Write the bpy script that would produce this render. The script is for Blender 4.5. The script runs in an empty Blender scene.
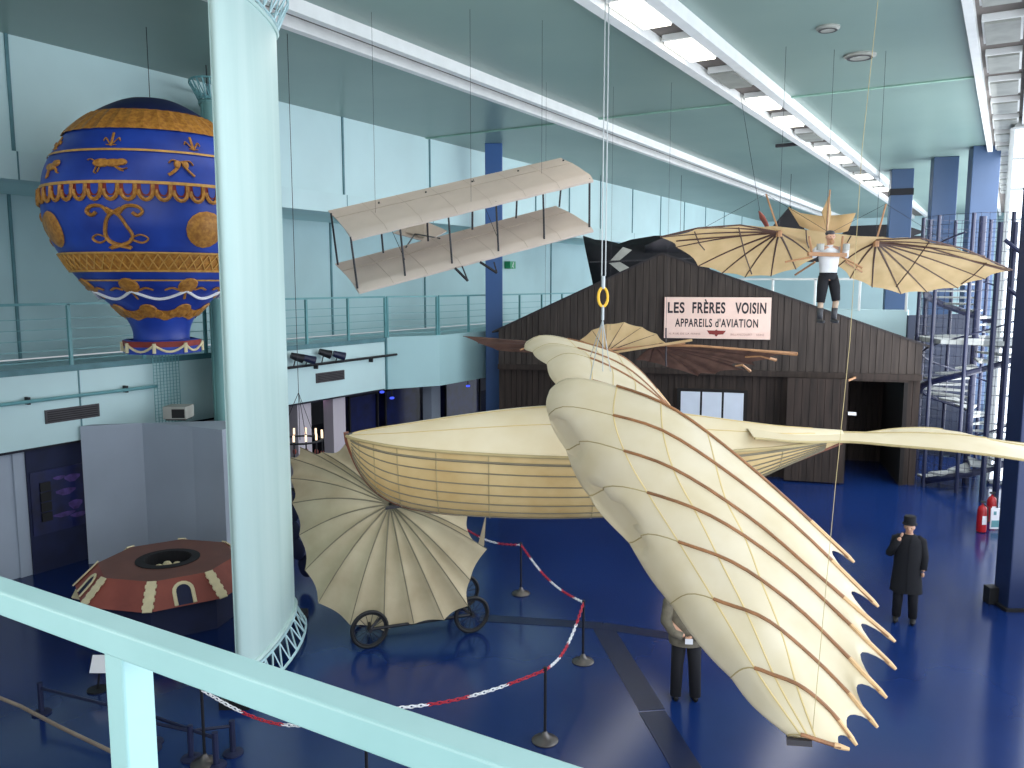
import bpy, math, random
from mathutils import Vector, Matrix
random.seed(7)
scn = bpy.context.scene
col = scn.collection
V = Vector
# ---------------------------------------------------------------- survey helpers (photo measurements -> world metres)
PSI = math.radians(30.8); PIT = math.atan2(101, 830); F = 830.0; EYE = 5.6
CEIL = 10.0
def ray(px, py):
    x = (px-512)/F; y = -(py-384)/F
    c, s = math.cos(PIT), math.sin(PIT)
    fw = c+y*s; up = y*c-s
    return V((x*math.cos(PSI)-fw*math.sin(PSI), x*math.sin(PSI)+fw*math.cos(PSI), up)), fw
def P(px, py, d):
    r, fw = ray(px, py); return V((0, 0, EYE)) + r*(d/fw)
def PZ(px, py, z):
    r, fw = ray(px, py); return V((0, 0, EYE)) + r*((z-EYE)/r.z)
def PX(px, py, X):
    r, fw = ray(px, py); return V((0, 0, EYE)) + r*(X/r.x)
FWD = V((-math.sin(PSI), math.cos(PSI), 0)); RGT = V((math.cos(PSI), math.sin(PSI), 0)); UP = V((0, 0, 1))
# ---------------------------------------------------------------- materials
def lin(c):
    return tuple(((v/255)/12.92 if v/255 <= .04045 else ((v/255+.055)/1.055)**2.4) for v in c)+(1,)
def mat(name, c, rough=.6, var=.12, scale=3.0, metal=0, bump=0, c2=None, stretch=(1, 1, 1), spec=.5, trans=0, detail=4):
    m = bpy.data.materials.new(name); m.use_nodes = True
    nt = m.node_tree; b = nt.nodes['Principled BSDF']
    tc = nt.nodes.new('ShaderNodeTexCoord'); mp = nt.nodes.new('ShaderNodeMapping')
    mp.inputs['Scale'].default_value = stretch
    nz = nt.nodes.new('ShaderNodeTexNoise'); nz.inputs['Scale'].default_value = scale; nz.inputs['Detail'].default_value = detail
    rp = nt.nodes.new('ShaderNodeValToRGB')
    a = lin(c); d = lin(c2) if c2 else tuple(v*(1-2.2*var) for v in a[:3])+(1,)
    rp.color_ramp.elements[0].position = .3; rp.color_ramp.elements[1].position = .68
    rp.color_ramp.elements[0].color = d; rp.color_ramp.elements[1].color = a
    nt.links.new(tc.outputs['Object'], mp.inputs[0]); nt.links.new(mp.outputs[0], nz.inputs['Vector'])
    nt.links.new(nz.outputs['Fac'], rp.inputs[0]); nt.links.new(rp.outputs[0], b.inputs['Base Color'])
    b.inputs['Roughness'].default_value = rough; b.inputs['Metallic'].default_value = metal
    b.inputs['Specular IOR Level'].default_value = spec
    if bump:
        bp = nt.nodes.new('ShaderNodeBump'); bp.inputs['Strength'].default_value = bump; bp.inputs['Distance'].default_value = .02
        nt.links.new(nz.outputs['Fac'], bp.inputs['Height']); nt.links.new(bp.outputs[0], b.inputs['Normal'])
    if trans:   # thin cloth: light bleeds through
        t = nt.nodes.new('ShaderNodeBsdfTranslucent'); mx = nt.nodes.new('ShaderNodeMixShader'); mx.inputs[0].default_value = trans
        nt.links.new(rp.outputs[0], t.inputs[0]); nt.links.new(b.outputs[0], mx.inputs[1]); nt.links.new(t.outputs[0], mx.inputs[2])
        nt.links.new(mx.outputs[0], nt.nodes['Material Output'].inputs[0])
    return m
def emit(name, c, s, bars=None):
    m = bpy.data.materials.new(name); m.use_nodes = True; nt = m.node_tree
    nt.nodes.remove(nt.nodes['Principled BSDF'])
    e = nt.nodes.new('ShaderNodeEmission'); e.inputs[1].default_value = s
    nz = nt.nodes.new('ShaderNodeTexNoise'); nz.inputs['Scale'].default_value = .6
    tc = nt.nodes.new('ShaderNodeTexCoord'); nt.links.new(tc.outputs['Object'], nz.inputs['Vector'])
    rp = nt.nodes.new('ShaderNodeValToRGB'); a = lin(c); rp.color_ramp.elements[0].color = tuple(v*.85 for v in a[:3])+(1,)
    rp.color_ramp.elements[1].color = a
    nt.links.new(nz.outputs['Fac'], rp.inputs[0]); nt.links.new(rp.outputs[0], e.inputs[0])
    nt.links.new(e.outputs[0], nt.nodes['Material Output'].inputs[0]); return m
M = {}
M['wall'] = mat('pale_blue_wall', (192, 220, 222), .55, .05, .5)
M['bay'] = mat('bay_wall', (160, 196, 200), .6, .05, .5)
M['walldk'] = mat('recess_wall', (172, 202, 206), .6, .06, .5)
M['wallline'] = mat('wall_seam', (88, 132, 140), .6)
M['ceil'] = mat('ceiling_paint', (126, 148, 140), .36, .07, .25, c2=(112, 136, 130))
M['ceilseam'] = mat('ceiling_seam', (140, 178, 162), .6)
M['white'] = mat('white_paint', (226, 228, 226), .5, .04)
M['teal'] = mat('mint_steel', (162, 198, 196), .35, .05, 3, c2=(148, 186, 184), bump=.03)
M['tealdk'] = mat('aqua_rail_steel', (104, 160, 165), .45, .06)
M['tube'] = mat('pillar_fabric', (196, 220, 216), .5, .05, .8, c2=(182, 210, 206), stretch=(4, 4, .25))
M['tube2'] = mat('far_pillar_fabric', (112, 160, 158), .55, .07, 1.2, stretch=(6, 6, .25))  # darker copy of the pillar fabric, its shade put into the colour
M['truss'] = mat('truss_paint', (190, 222, 226), .4, .05)
M['floor'] = mat('blue_floor', (20, 46, 100), .17, .1, .35, c2=(15, 36, 84), spec=.5, bump=.015)
M['floorline'] = mat('dark_floor_inlay', (14, 28, 62), .3)
M['navy'] = mat('blue_pillar_paint', (54, 78, 112), .45, .06, 1)
M['navydk'] = mat('dark_blue_steel', (26, 32, 64), .4, .08)
M['navycol'] = mat('navy_column', (28, 44, 84), .45, .08)
M['black'] = mat('black_rubber', (16, 16, 18), .6)
M['dark'] = mat('dark_fabric', (26, 26, 32), .85, .2)
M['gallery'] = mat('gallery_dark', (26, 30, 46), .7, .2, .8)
M['greywall'] = mat('grey_partition', (166, 176, 190), .7, .05, .8)
M['pinkwall'] = mat('pinkish_partition', (190, 182, 190), .7, .05, .8)
M['blue_panel'] = mat('display_panel_blue', (22, 32, 84), .4, .2, 3, c2=(14, 18, 50))
M['panel_art'] = mat('display_panel_print', (92, 70, 140), .5, .3, 8)
M['wood'] = mat('weathered_planks', (68, 59, 54), .85, .2, 2.2, c2=(44, 37, 34), stretch=(5, 5, .35), bump=.3)
M['wood2'] = mat('brown_planks', (56, 44, 38), .85, .2, 2.2, c2=(32, 24, 20), stretch=(5, 5, .35), bump=.3)
M['woodgap'] = mat('plank_gap', (24, 20, 20), .9)
M['roof'] = mat('tarred_roof', (52, 48, 50), .9)
M['cloth'] = mat('cream_cloth', (218, 206, 180), .6, .05, 2.5, c2=(208, 193, 158), trans=.12, bump=.06)
M['hull'] = mat('varnished_canvas', (208, 184, 134), .5, .08, 2.2, c2=(180, 148, 92), bump=.06)
M['deck'] = mat('deck_canvas', (222, 208, 178), .55, .05, 2.0, c2=(212, 194, 156))
M['ribwood'] = mat('rib_wood', (152, 104, 66), .5, .2, 8)
M['ribtip'] = mat('pale_rib_tip', (214, 176, 128), .5, .1, 8)
M['seam'] = mat('stitch_seam', (214, 190, 134), .7, .1)
M['seamdk'] = mat('sewn_seam', (176, 158, 112), .7, .1)
M['stem'] = mat('stem_wood', (126, 72, 48), .5, .15, 8)
M['sail'] = mat('ecru_sail', (196, 182, 152), .8, .07, 2, c2=(176, 160, 130), trans=.15)
M['sailseam'] = mat('sail_rib', (126, 118, 96), .8)
M['muslin'] = mat('beige_muslin', (200, 186, 174), .8, .04, 2.5, trans=.12)
M['muslinseam'] = mat('muslin_seam', (186, 172, 156), .8)
M['bat'] = mat('tan_muslin', (222, 192, 146), .75, .07, 2.5, c2=(206, 176, 128), trans=.4)
M['batrib'] = mat('willow_rib', (84, 56, 44), .6)
M['darkbat'] = mat('brown_gauze', (112, 82, 68), .85, .2, 3, trans=.2)
M['tanwood'] = mat('tan_wood', (178, 130, 88), .5, .12, 6)
M['bblue'] = mat('balloon_blue', (34, 70, 172), .45, .12, 1.5, c2=(24, 50, 138))
M['bdark'] = mat('balloon_dark_blue', (26, 32, 84), .5, .1, 2)
M['gold'] = mat('old_gold_paint', (196, 138, 58), .5, .25, 16, c2=(146, 92, 36), bump=.15)
M['gold2'] = mat('gold_line', (216, 164, 84), .5, .15, 10)
M['red'] = mat('dark_red_paint', (142, 48, 40), .6, .15, 6)
M['cream'] = mat('cream_trim', (226, 212, 172), .6, .08, 5)
M['brick'] = mat('terracotta_paint', (150, 78, 66), .6, .1, 2, c2=(124, 62, 54))
M['bricktop'] = mat('brown_top_paint', (116, 76, 66), .6, .1, 2)
M['baseblue'] = mat('base_drape_blue', (18, 28, 66), .7, .15)
M['iron'] = mat('dark_iron', (48, 48, 52), .45, .15, 8, metal=.6)
M['pewter'] = mat('pewter_base', (104, 100, 98), .35, .12, 6, metal=.7)
M['steel'] = mat('cable_steel', (170, 176, 178), .4, .05, metal=.5)
M['yellow'] = mat('yellow_shackle', (236, 186, 40), .4, .08)
M['chred'] = mat('red_plastic', (186, 26, 50), .4, .06)
M['chwhite'] = mat('white_plastic', (238, 238, 240), .4, .03)
M['skin'] = mat('skin', (206, 158, 130), .5, .06, 5)
M['coat'] = mat('black_wool', (14, 14, 20), .9, .1, 30)
M['jacket'] = mat('olive_grey_jacket', (124, 116, 98), .85, .12, 12, c2=(96, 90, 76))
M['trouser'] = mat('black_trousers', (20, 20, 26), .85)
M['shirt'] = mat('white_shirt', (222, 222, 222), .8, .06, 8)
M['sock'] = mat('beige_socks', (196, 172, 150), .8)
M['boot'] = mat('grey_boots', (66, 66, 70), .5)
M['signface'] = mat('sign_pink', (240, 208, 194), .7, .04, 3)
M['ink'] = mat('sign_ink', (44, 38, 44), .7)
M['inkfaint'] = mat('faded_ink', (188, 138, 128), .7)
M['inkred'] = mat('red_emblem', (140, 52, 48), .7)
M['ext'] = mat('extinguisher_red', (186, 22, 30), .3)
M['rope'] = mat('hemp_rope', (150, 134, 118), .8)
M['tread'] = mat('stair_tread', (176, 180, 178), .5)
M['beige'] = mat('beige_metal', (176, 176, 168), .5)
M['green'] = mat('exit_green', (20, 140, 90), .5)
M['ventdk'] = mat('vent_brown', (66, 62, 66), .6)
M['reeds'] = mat('milky_pane', (206, 214, 226), .3, .03)
M['glow'] = emit('daylight_pane', (232, 242, 255), 3.2)
M['lamp'] = emit('fluorescent_tube', (255, 250, 236), 5.0)
M['lampoff'] = mat('unlit_lamp', (158, 160, 152), .5)
M['troughbed'] = mat('trough_bed', (112, 104, 98), .7, .15, 2)
M['stairback'] = mat('dark_stair_wall', (34, 44, 66), .6, .15, 1)
M['bluelamp'] = emit('blue_spot', (70, 90, 255), 1.6)
M['pinklamp'] = emit('pink_spot', (255, 190, 240), 6.0)
M['bulb'] = emit('candle_bulb', (255, 225, 190), 2.0)
# ---------------------------------------------------------------- mesh builder
ORG = {}
class MB:
    def __init__(s): s.v = []; s.f = []; s.m = []; s.cur = 0
    def add(s, vs, fs):
        o = len(s.v); s.v += [V(v) for v in vs]; s.f += [tuple(i+o for i in f) for f in fs]; s.m += [s.cur]*len(fs); return s
    def obox(s, c, a, b, d):   # centre and three half-axis vectors
        c, a, b, d = V(c), V(a), V(b), V(d); vs = [c+a*i+b*j+d*k for i in (-1, 1) for j in (-1, 1) for k in (-1, 1)]
        return s.add(vs, [(0, 1, 3, 2), (4, 6, 7, 5), (0, 4, 5, 1), (2, 3, 7, 6), (0, 2, 6, 4), (1, 5, 7, 3)])
    def box(s, x0, x1, y0, y1, z0, z1):
        return s.obox(((x0+x1)/2, (y0+y1)/2, (z0+z1)/2), ((x1-x0)/2, 0, 0), (0, (y1-y0)/2, 0), (0, 0, (z1-z0)/2))
    def beam(s, p, q, w, h, up=UP):
        p, q = V(p), V(q); t = (q-p).normalized(); side = t.cross(V(up))
        if side.length < 1e-4: side = V((1, 0, 0))
        side.normalize(); u = side.cross(t)
        return s.obox((p+q)/2, (q-p)/2, side*w/2, u*h/2)
    def tube(s, pts, r, n=8, cap=True, closed=False, flat=1.0):
        pts = [V(p) for p in pts]; N = len(pts)
        rs = r if isinstance(r, (list, tuple)) else [r]*N
        T = []
        for i in range(N):
            a = pts[(i-1) % N] if (closed or i > 0) else pts[i]; b = pts[(i+1) % N] if (closed or i < N-1) else pts[i]
            T.append((b-a).normalized())
        u = T[0].cross(UP)
        if u.length < 1e-3: u = T[0].cross(V((0, 1, 0)))
        u.normalize(); o = len(s.v)
        for i in range(N):
            u = (u-T[i]*u.dot(T[i])); u.normalize(); w = T[i].cross(u)
            for k in range(n):
                a = 2*math.pi*k/n; s.v.append(pts[i]+(u*math.cos(a)+w*math.sin(a)*flat)*rs[i])
        fs = []
        for i in range(N if closed else N-1):
            j = (i+1) % N
            for k in range(n):
                k2 = (k+1) % n; fs.append((o+i*n+k, o+i*n+k2, o+j*n+k2, o+j*n+k))
        if cap and not closed:
            fs.append(tuple(o+k for k in reversed(range(n)))); fs.append(tuple(o+(N-1)*n+k for k in range(n)))
        s.f += fs; s.m += [s.cur]*len(fs); return s
    def grid(s, rows, cu=False):
        R, C = len(rows), len(rows[0]); o = len(s.v)
        for r in rows: s.v += [V(p) for p in r]
        fs = []
        for i in range(R-1):
            for j in range(C if cu else C-1):
                k = (j+1) % C; fs.append((o+i*C+j, o+i*C+k, o+(i+1)*C+k, o+(i+1)*C+j))
        s.f += fs; s.m += [s.cur]*len(fs); return s
    def lathe(s, c, prof, n=24, sx=1, sy=1, rot=0):   # prof: (r, z)
        c = V(c); rows = []
        for r, z in prof:
            rows.append([c+V((math.cos(rot+2*math.pi*k/n)*r*sx, math.sin(rot+2*math.pi*k/n)*r*sy, z)) for k in range(n)])
        return s.grid(rows, True)
    def poly(s, pts, th=None, nrm=None):
        pts = [V(p) for p in pts]; n = len(pts)
        if th is None: return s.add(pts, [tuple(range(n))])
        nr = V(nrm) if nrm else (pts[1]-pts[0]).cross(pts[2]-pts[0]).normalized()
        top = [p+nr*th/2 for p in pts]; bot = [p-nr*th/2 for p in pts]
        return s.add(top+bot, [tuple(range(n)), tuple(reversed(range(n, 2*n)))]+[(i, i+n, (i+1) % n+n, (i+1) % n) for i in range(n)])
    def ball(s, c, rx, ry, rz, n=12, m=8):
        c = V(c); rows = [[c+V((rx*math.sin(math.pi*i/m)*math.cos(2*math.pi*k/n), ry*math.sin(math.pi*i/m)*math.sin(2*math.pi*k/n), rz*math.cos(math.pi*i/m))) for k in range(n)] for i in range(m+1)]
        return s.grid(rows, True)
    def build(s, name, m, parent=None, smooth=False, local=False, solid=0, bevel=0):
        me = bpy.data.meshes.new(name); o = bpy.data.objects.new(name, me); col.objects.link(o)
        if parent is None:
            mn = V((min(v.x for v in s.v), min(v.y for v in s.v), min(v.z for v in s.v))); mx = V((max(v.x for v in s.v), max(v.y for v in s.v), max(v.z for v in s.v)))
            org = V(((mn.x+mx.x)/2, (mn.y+mx.y)/2, mn.z)); o.location = org
        else:
            o.parent = parent; org = V((0, 0, 0)) if local else ORG[parent.name]
        ORG[o.name] = V((0, 0, 0)) if local else org
        me.from_pydata([v-org for v in s.v], [], s.f)
        ms = m if isinstance(m, (list, tuple)) else [m]
        for k in ms: me.materials.append(M[k])
        if len(ms) > 1:
            for p, i in zip(me.polygons, s.m): p.material_index = i
        import bmesh
        bm = bmesh.new(); bm.from_mesh(me); bmesh.ops.remove_doubles(bm, verts=bm.verts, dist=1e-5)
        bmesh.ops.recalc_face_normals(bm, faces=bm.faces); bm.to_mesh(me); bm.free()
        if smooth:
            for p in me.polygons: p.use_smooth = True
            if smooth != 'all': me.set_sharp_from_angle(angle=math.radians(40))
        if bevel:
            b = o.modifiers.new('bevel', 'BEVEL'); b.width = bevel; b.segments = 2; b.limit_method = 'ANGLE'
        if solid:
            q = o.modifiers.new('solid', 'SOLIDIFY'); q.thickness = solid; q.offset = 0
        return o
def tag(o, label=None, cat=None, group=None, kind=None):
    if label: o['label'] = label
    if cat: o['category'] = cat
    if group: o['group'] = group
    if kind: o['kind'] = kind
    return o
def root(name, loc, label, cat, group=None, rz=0):
    o = bpy.data.objects.new(name, None); col.objects.link(o); o.location = loc; o.rotation_euler = (0, 0, rz)
    o.empty_display_size = .2; ORG[o.name] = V(loc); return tag(o, label, cat, group)
def struct(b, name, m, parent=None, **k):
    o = b.build(name, m, parent, **k)
    if parent is None: o['kind'] = 'structure'
    return o
def copy_tree(o, parent=None):
    c = o.copy(); col.objects.link(c)
    if parent: c.parent = parent
    for ch in [x for x in o.children]: copy_tree(ch, c)
    return c
def cr(pts, n):   # catmull-rom through points, n samples per span
    pts = [V(p) for p in pts]; out = []
    for i in range(len(pts)-1):
        p0 = pts[i-1] if i else pts[0]*2-pts[1]; p1 = pts[i]; p2 = pts[i+1]; p3 = pts[i+2] if i+2 < len(pts) else pts[i+1]*2-pts[i]
        for k in range(n):
            t = k/n; out.append(.5*((2*p1)+(p2-p0)*t+(2*p0-5*p1+4*p2-p3)*t*t+(3*p1-p0-3*p2+p3)*t**3))
    out.append(pts[-1]); return out
def along(poly, t):   # by arc length
    L = [0]
    for a, b in zip(poly, poly[1:]): L.append(L[-1]+(b-a).length)
    x = t*L[-1]
    for i in range(len(poly)-1):
        if x <= L[i+1] or i == len(poly)-2:
            return poly[i].lerp(poly[i+1], (x-L[i])/max(1e-9, L[i+1]-L[i]))
def wire(pts, parent, r=.008, m='steel', name='wire'):
    return MB().tube(pts, r, 5).build(name, m, parent)
def up_to_ceiling(p): return V((p.x, p.y, CEIL-.004))
# ---------------------------------------------------------------- camera
cam = bpy.data.objects.new('camera', bpy.data.cameras.new('camera')); col.objects.link(cam)
cam.location = (0, 0, EYE); cam.rotation_euler = (math.pi/2-PIT, 0, PSI); cam.data.lens = F/1024*36; cam.data.clip_start = .05
scn.camera = cam
# ================================================================ SETTING
XL = -15.6
struct(MB().box(-24, 2.2, -4, 62, -.2, 0), 'floor', 'floor')
fl = MB()
def strip(a, b, w, z0=0.0, z1=.004):
    z1 = .004+.0015*(len(fl.v)//8); a = V((a.x, a.y, z1/2)); b = V((b.x, b.y, z1/2)); fl.beam(a, b, w, z1)
strip(PZ(602, 626, 0), PZ(652, 710, 0), .35); strip(PZ(602, 626, 0), PZ(710, 642, 0), .28); strip(PZ(480, 618, 0), PZ(602, 626, 0), .28)
strip(PZ(652, 712, 0), PZ(700, 790, 0), .35)
struct(fl, 'trim_1', 'floorline')
struct(MB().box(-24, 2.2, -4, 62, CEIL, CEIL+.3), 'ceiling', 'ceil')
# ceiling panel seams running across, and lengthwise creases
cs = MB()
SY = PZ(744, 103, CEIL).y
cs.beam((XL, SY, CEIL-.015), (-5.9, SY-.1, CEIL-.015), .13, .03); cs.beam((-4.8, SY-.1, CEIL-.015), (-.8, SY-.1, CEIL-.015), .13, .03)
struct(cs, 'trim_2', 'ceilseam')
# left wall: upper volume, recessed wall above the gallery, seams
up = MB(); up.box(XL-3, XL, -4, 62, 7.45, CEIL); struct(up, 'wall_left', 'wall')
b = MB(); b.box(XL, XL+.12, -4, 62, 7.45, 7.95); struct(b, 'trim_4', 'wall')
sm = MB()
for y in (.1, 4.3, 8.6, 12.95, 17.3, 21.2, 25, 27.9, 30.7, 33.7, 37.3, 41, 44.6, 48.3, 52, 56):
    sm.box(XL-.01, XL+.03, y-.03, y+.03, 7.95, CEIL)
    sm.box(XL+.12, XL+.125, y-.015, y+.015, 7.45, 7.95)
struct(sm, 'trim_5', 'wallline')
struct(MB().box(XL-3, XL-2.6, -4, 62, 3.98, 7.45), 'wall_left_recess', 'walldk')
sm = MB()
for i in range(12):
    y = .2+i*4.83; sm.box(XL-2.6, XL-2.56, y-.03, y+.03, 3.98, 7.45)
struct(sm, 'trim_6', 'wallline')
# mezzanine deck + fascia
struct(MB().box(XL-2.6, XL-.1, -4, 62, 3.7, 3.95), 'floor_mezzanine', 'walldk')
fa = MB(); fa.box(XL-.12, XL, -4, 19.0, 2.52, 4.0); struct(fa, 'wall_gallery_fascia', 'wall')
fa = MB(); p0 = (XL-.12, 19.0); p1 = (XL+.75, 20.2)
# stepped-out bay: near side slanted, long face along the hall
z0, z1 = 2.47, 4.02
fa.add([(XL-.12, 19, z0), (XL+.75, 20.6, z0), (XL+.75, 34, z0), (XL-.12, 34, z0), (XL-.12, 19, z1), (XL+.75, 20.6, z1), (XL+.75, 34, z1), (XL-.12, 34, z1)],
       [(0, 1, 5, 4), (1, 2, 6, 5), (2, 3, 7, 6), (3, 0, 4, 7), (4, 5, 6, 7), (3, 2, 1, 0)])
struct(fa, 'wall_gallery_bay', 'bay')
sm = MB()
for y in (4.2, 9.55, 14.9):
    sm.box(XL, XL+.012, y-.015, y+.015, 2.52, 4.0)
sm.box(XL, XL+.03, -4, 18.9, 3.9, 4.02); sm.box(XL-.02, XL+.05, 18.9, 18.96, 2.5, 4.03)
struct(sm, 'trim_7', 'wallline')
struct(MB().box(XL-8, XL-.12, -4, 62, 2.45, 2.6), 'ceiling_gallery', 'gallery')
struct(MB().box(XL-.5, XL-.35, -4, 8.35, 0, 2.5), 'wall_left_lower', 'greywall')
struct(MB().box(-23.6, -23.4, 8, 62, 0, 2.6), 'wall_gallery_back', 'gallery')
struct(MB().box(XL-.5, XL-.3, 12.4, 14.8, 0, 2.45), 'wall_gallery_partition', 'pinkwall')
struct(MB().box(XL-.5, XL-.3, 8.35, 12.4, 0, 2.52), 'wall_left_panel', 'greywall')
struct(MB().box(-24, 2.2, 61.8, 62, 0, CEIL), 'wall_back', 'wall')
# gallery rails
def gallery_rail(x, ya, yb, label, step=1.62, x2=None):
    x2 = x if x2 is None else x2
    r = root('gallery_railing', (x, ya, 4.0), label, 'railing', 'gallery railings')
    d = V((x2-x, yb-ya, 0)); n = max(1, round(d.length/step)); a = V((x, ya, 4.0)); 
    MB().beam(a+V((0, 0, 1.2)), a+d+V((0, 0, 1.2)), .06, .05).build('top_rail', 'tealdk', r)
    w = MB()
    for k in range(5): w.beam(a+V((0, 0, .12+k*.2)), a+d+V((0, 0, .12+k*.2)), .014, .014)
    w.build('wire_rails', 'tealdk', r)
    for i in range(n+1):
        p = a+d*i/n; MB().box(p.x-.03, p.x+.03, p.y-.03, p.y+.03, 4.0, 5.2).build('post', 'tealdk', r)
gallery_rail(XL-.05, 1.5, 19.0, 'long pale aqua wire railing on the left gallery behind the blue balloon')
gallery_rail(XL-.05, 19.1, 20.6, 'short slanting length of railing where the gallery steps out', x2=XL+.65)
gallery_rail(XL+.65, 20.7, 33.8, 'pale railing on the stepped-out gallery bay beside the far blue pillar')
# wall pillar + vent panels + pipes + lamps on the fascia
pil = PX(494, 250, XL+1.15)
M['navy_left'] = mat('left_pillar_blue', (50, 92, 150), .45, .06, 1)
def blue_pillar(x, y, w, d, label, m='navy', top=CEIL, rz=0):
    r = root('steel_pillar', (x, y, 0), label, 'pillar', 'blue steel pillars', rz)
    b = MB(); b.box(-w/2, w/2, -d/2, d/2, 0, top); b.build('shaft', m, r, local=True, bevel=.02)
    b = MB(); b.box(-w/2-.06, w/2+.06, -d/2-.06, d/2+.06, 0, .05); b.build('base_plate', 'black', r, local=True)
    return r
blue_pillar(pil.x, pil.y, .55, .45, 'tall blue pillar against the left wall, left of the plank hangar', 'navy_left', rz=PSI)
for px, py, lab, band in ((985, 147, 'rightmost and nearest of the three tall blue pillars by the spiral stair', 0), (945, 158, 'middle of the three tall blue pillars behind the spiral stair', 0), (902, 170, 'leftmost blue pillar of the three, with a dark band near its top', 1)):
    q = PZ(px, py, CEIL); r = blue_pillar(q.x, q.y, .8, .8, lab, rz=math.radians(12)); r['group'] = 'blue steel pillars'
    if band:
        MB().box(-.42, .42, -.42, .42, CEIL-1.0, CEIL-.75).build('dark_band', 'dark', r, local=True)
q = PZ(1013, 606, 0)
r = blue_pillar(q.x, q.y, .45, .45, 'dark navy pillar at the right edge, nearest pillar, with a black box at its foot', 'navycol', rz=PSI)
a = PZ(986, 603, 0)
tag(MB().obox(a+V((.12, .1, .15)), RGT*.15, FWD*.1, V((0, 0, .15))).build('floor_box', 'black', bevel=.01), 'small black box on the floor at the foot of the navy pillar', 'box')
for (px0, py0, px1, py1), lab in (((45, 417, 99, 410), 'dark slotted vent low on the left gallery fascia, above the grey partition'), ((316, 380, 344, 373), 'small dark slotted vent on the fascia right of the big pillar')):
    a = PX(px0, py0, XL+.01); c = PX(px1, py1, XL+.01); z = (a.z+c.z)/2
    r = root('air_vent', (XL, (a.y+c.y)/2, z), lab, 'vent', 'fascia vents')
    MB().box(XL, XL+.03, a.y, c.y, z-.13, z+.13).build('frame', 'ventdk', r)
    w = MB()
    for k in range(5): w.box(XL+.03, XL+.04, a.y+.04, c.y-.04, z-.09+k*.042, z-.075+k*.042)
    w.build('slats', 'dark', r)
r = root('wall_conduit', (XL+.1, 4, 3.4), 'long thin dark pipe along the left gallery fascia behind the balloon', 'pipe')
MB().tube([(XL+.12, 2, 3.42), (XL+.12, 11.2, 3.42)], .035, 8).build('pipe', 'tealdk', r)
MB().tube([(XL+.12, 13.4, 3.47), (XL+.12, 19.3, 3.5)], .035, 8).build('pipe', 'iron', r)
k = MB()
for y in (2.5, 4.5, 6.5, 8.5, 10.5, 13.8, 16, 18.2): k.box(XL, XL+.13, y-.02, y+.02, 3.36, 3.5)
k.build('brackets', 'iron', r)
for px, py, lab, blue in ((296, 357, 'grey spotlight on the fascia pipe, leftmost of four', 0), (308, 359, 'blue spotlight on the fascia pipe, second from left', 1), (324, 353, 'grey spotlight on the fascia pipe, third from left', 0), (338, 355, 'blue spotlight on the fascia pipe, rightmost of four', 1)):
    a = PX(px, py, XL+.2)
    r = root('spotlight', (a.x, a.y, a.z-.1), lab, 'spotlight', 'fascia spotlights')
    MB().tube([(a.x-.05, a.y-.12, a.z+.05), (a.x+.02, a.y, a.z), (a.x+.1, a.y+.14, a.z-.05)], [.08, .1, .12], 10).build('lamp_housing', 'navydk' if blue else 'iron', r, smooth=True)
    MB().tube([(a.x-.1, a.y, 3.48), (a.x, a.y, a.z)], .015, 6).build('arm', 'iron', r)
# mesh cage strip and projector above partition
a = PX(150, 345, XL+.1); c = PX(170, 345, XL+.1)
w = MB()
for i in range(9):
    y = a.y+(c.y-a.y)*i/8*1.3; w.box(XL+.16, XL+.17, y-.006, y+.006, 2.6, 4.1)
for i in range(22): w.box(XL+.16, XL+.17, a.y, a.y+(c.y-a.y)*1.3, 2.6+i*.07, 2.608+i*.07)
tag(w.build('wire_mesh_screen', 'tealdk'), 'narrow wire mesh screen hanging on the fascia below the balloon', 'mesh screen')
# foreground rail
r = root('balcony_railing', (-1.2, .72, 4.0), 'mint green box-section balcony railing crossing the foreground', 'railing')
yn = PZ(0, 592, 5.1).y; yf = PZ(0, 575, 5.1).y
MB().box(-4, 1.5, yn, yf, 5.1-.042, 5.1).build('handrail', 'teal', r, bevel=.004)
for px in (130,):
    a = P(px, 680, 1.18)
    a = V((a.x, (yn+yf)/2, 4.0)); 
    MB().box(a.x-.022, a.x+.022, yn+.004, yf+.012, 3.98, 5.06).build('post', 'teal', r, bevel=.004)
    MB().tube([(a.x, yn-.012, 4.86), (a.x, yn+.01, 4.86)], .009, 8).build('clamp_bolt', 'iron', r)
for xx in (-2.6, .6, 1.45):
    MB().box(xx-.022, xx+.022, yn+.004, yf+.012, 3.98, 5.06).build('post', 'teal', r, bevel=.004)
struct(MB().box(-15.4, 2.2, -4, .9, 3.7, 3.98), 'floor_balcony', 'walldk')
# ---------------------------------------------------------------- right side glazing
def glazing(n, x0, y0, x1, y1, z0, z1, nx, nz, m='white'):
    a = V((x0, y0, 0)); d = V((x1-x0, y1-y0, 0)); nrm = V((d.y, -d.x, 0)).normalized()
    o = MB().obox(a+d/2+V((0, 0, (z0+z1)/2)), d/2, nrm*.02, V((0, 0, (z1-z0)/2))).build('window_%d' % n, 'glow'); o['kind'] = 'structure'
    fr = MB()
    for i in range(nx+1): p = a+d*i/nx; fr.obox(p+V((0, 0, (z0+z1)/2)), d.normalized()*.04, nrm*.06, V((0, 0, (z1-z0)/2)))
    for k in range(nz+1): z = z0+(z1-z0)*k/nz; fr.obox(a+d/2+V((0, 0, z)), d/2, nrm*.05, V((0, 0, .03)))
    f = fr.build('frame', m, o); return o
glazing(1, 1.7, -4, 1.7, 26.5, .3, 9.7, 16, 6)
glazing(2, -.2, 26.5, -.2, 61, .3, 9.7, 20, 6)
glazing(3, -.2, 26.5, 1.7, 26.5, .1, 9.7, 5, 12)
struct(MB().box(1.74, 1.9, -4, 26.5, 0, CEIL), 'wall_right', 'white')
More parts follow.
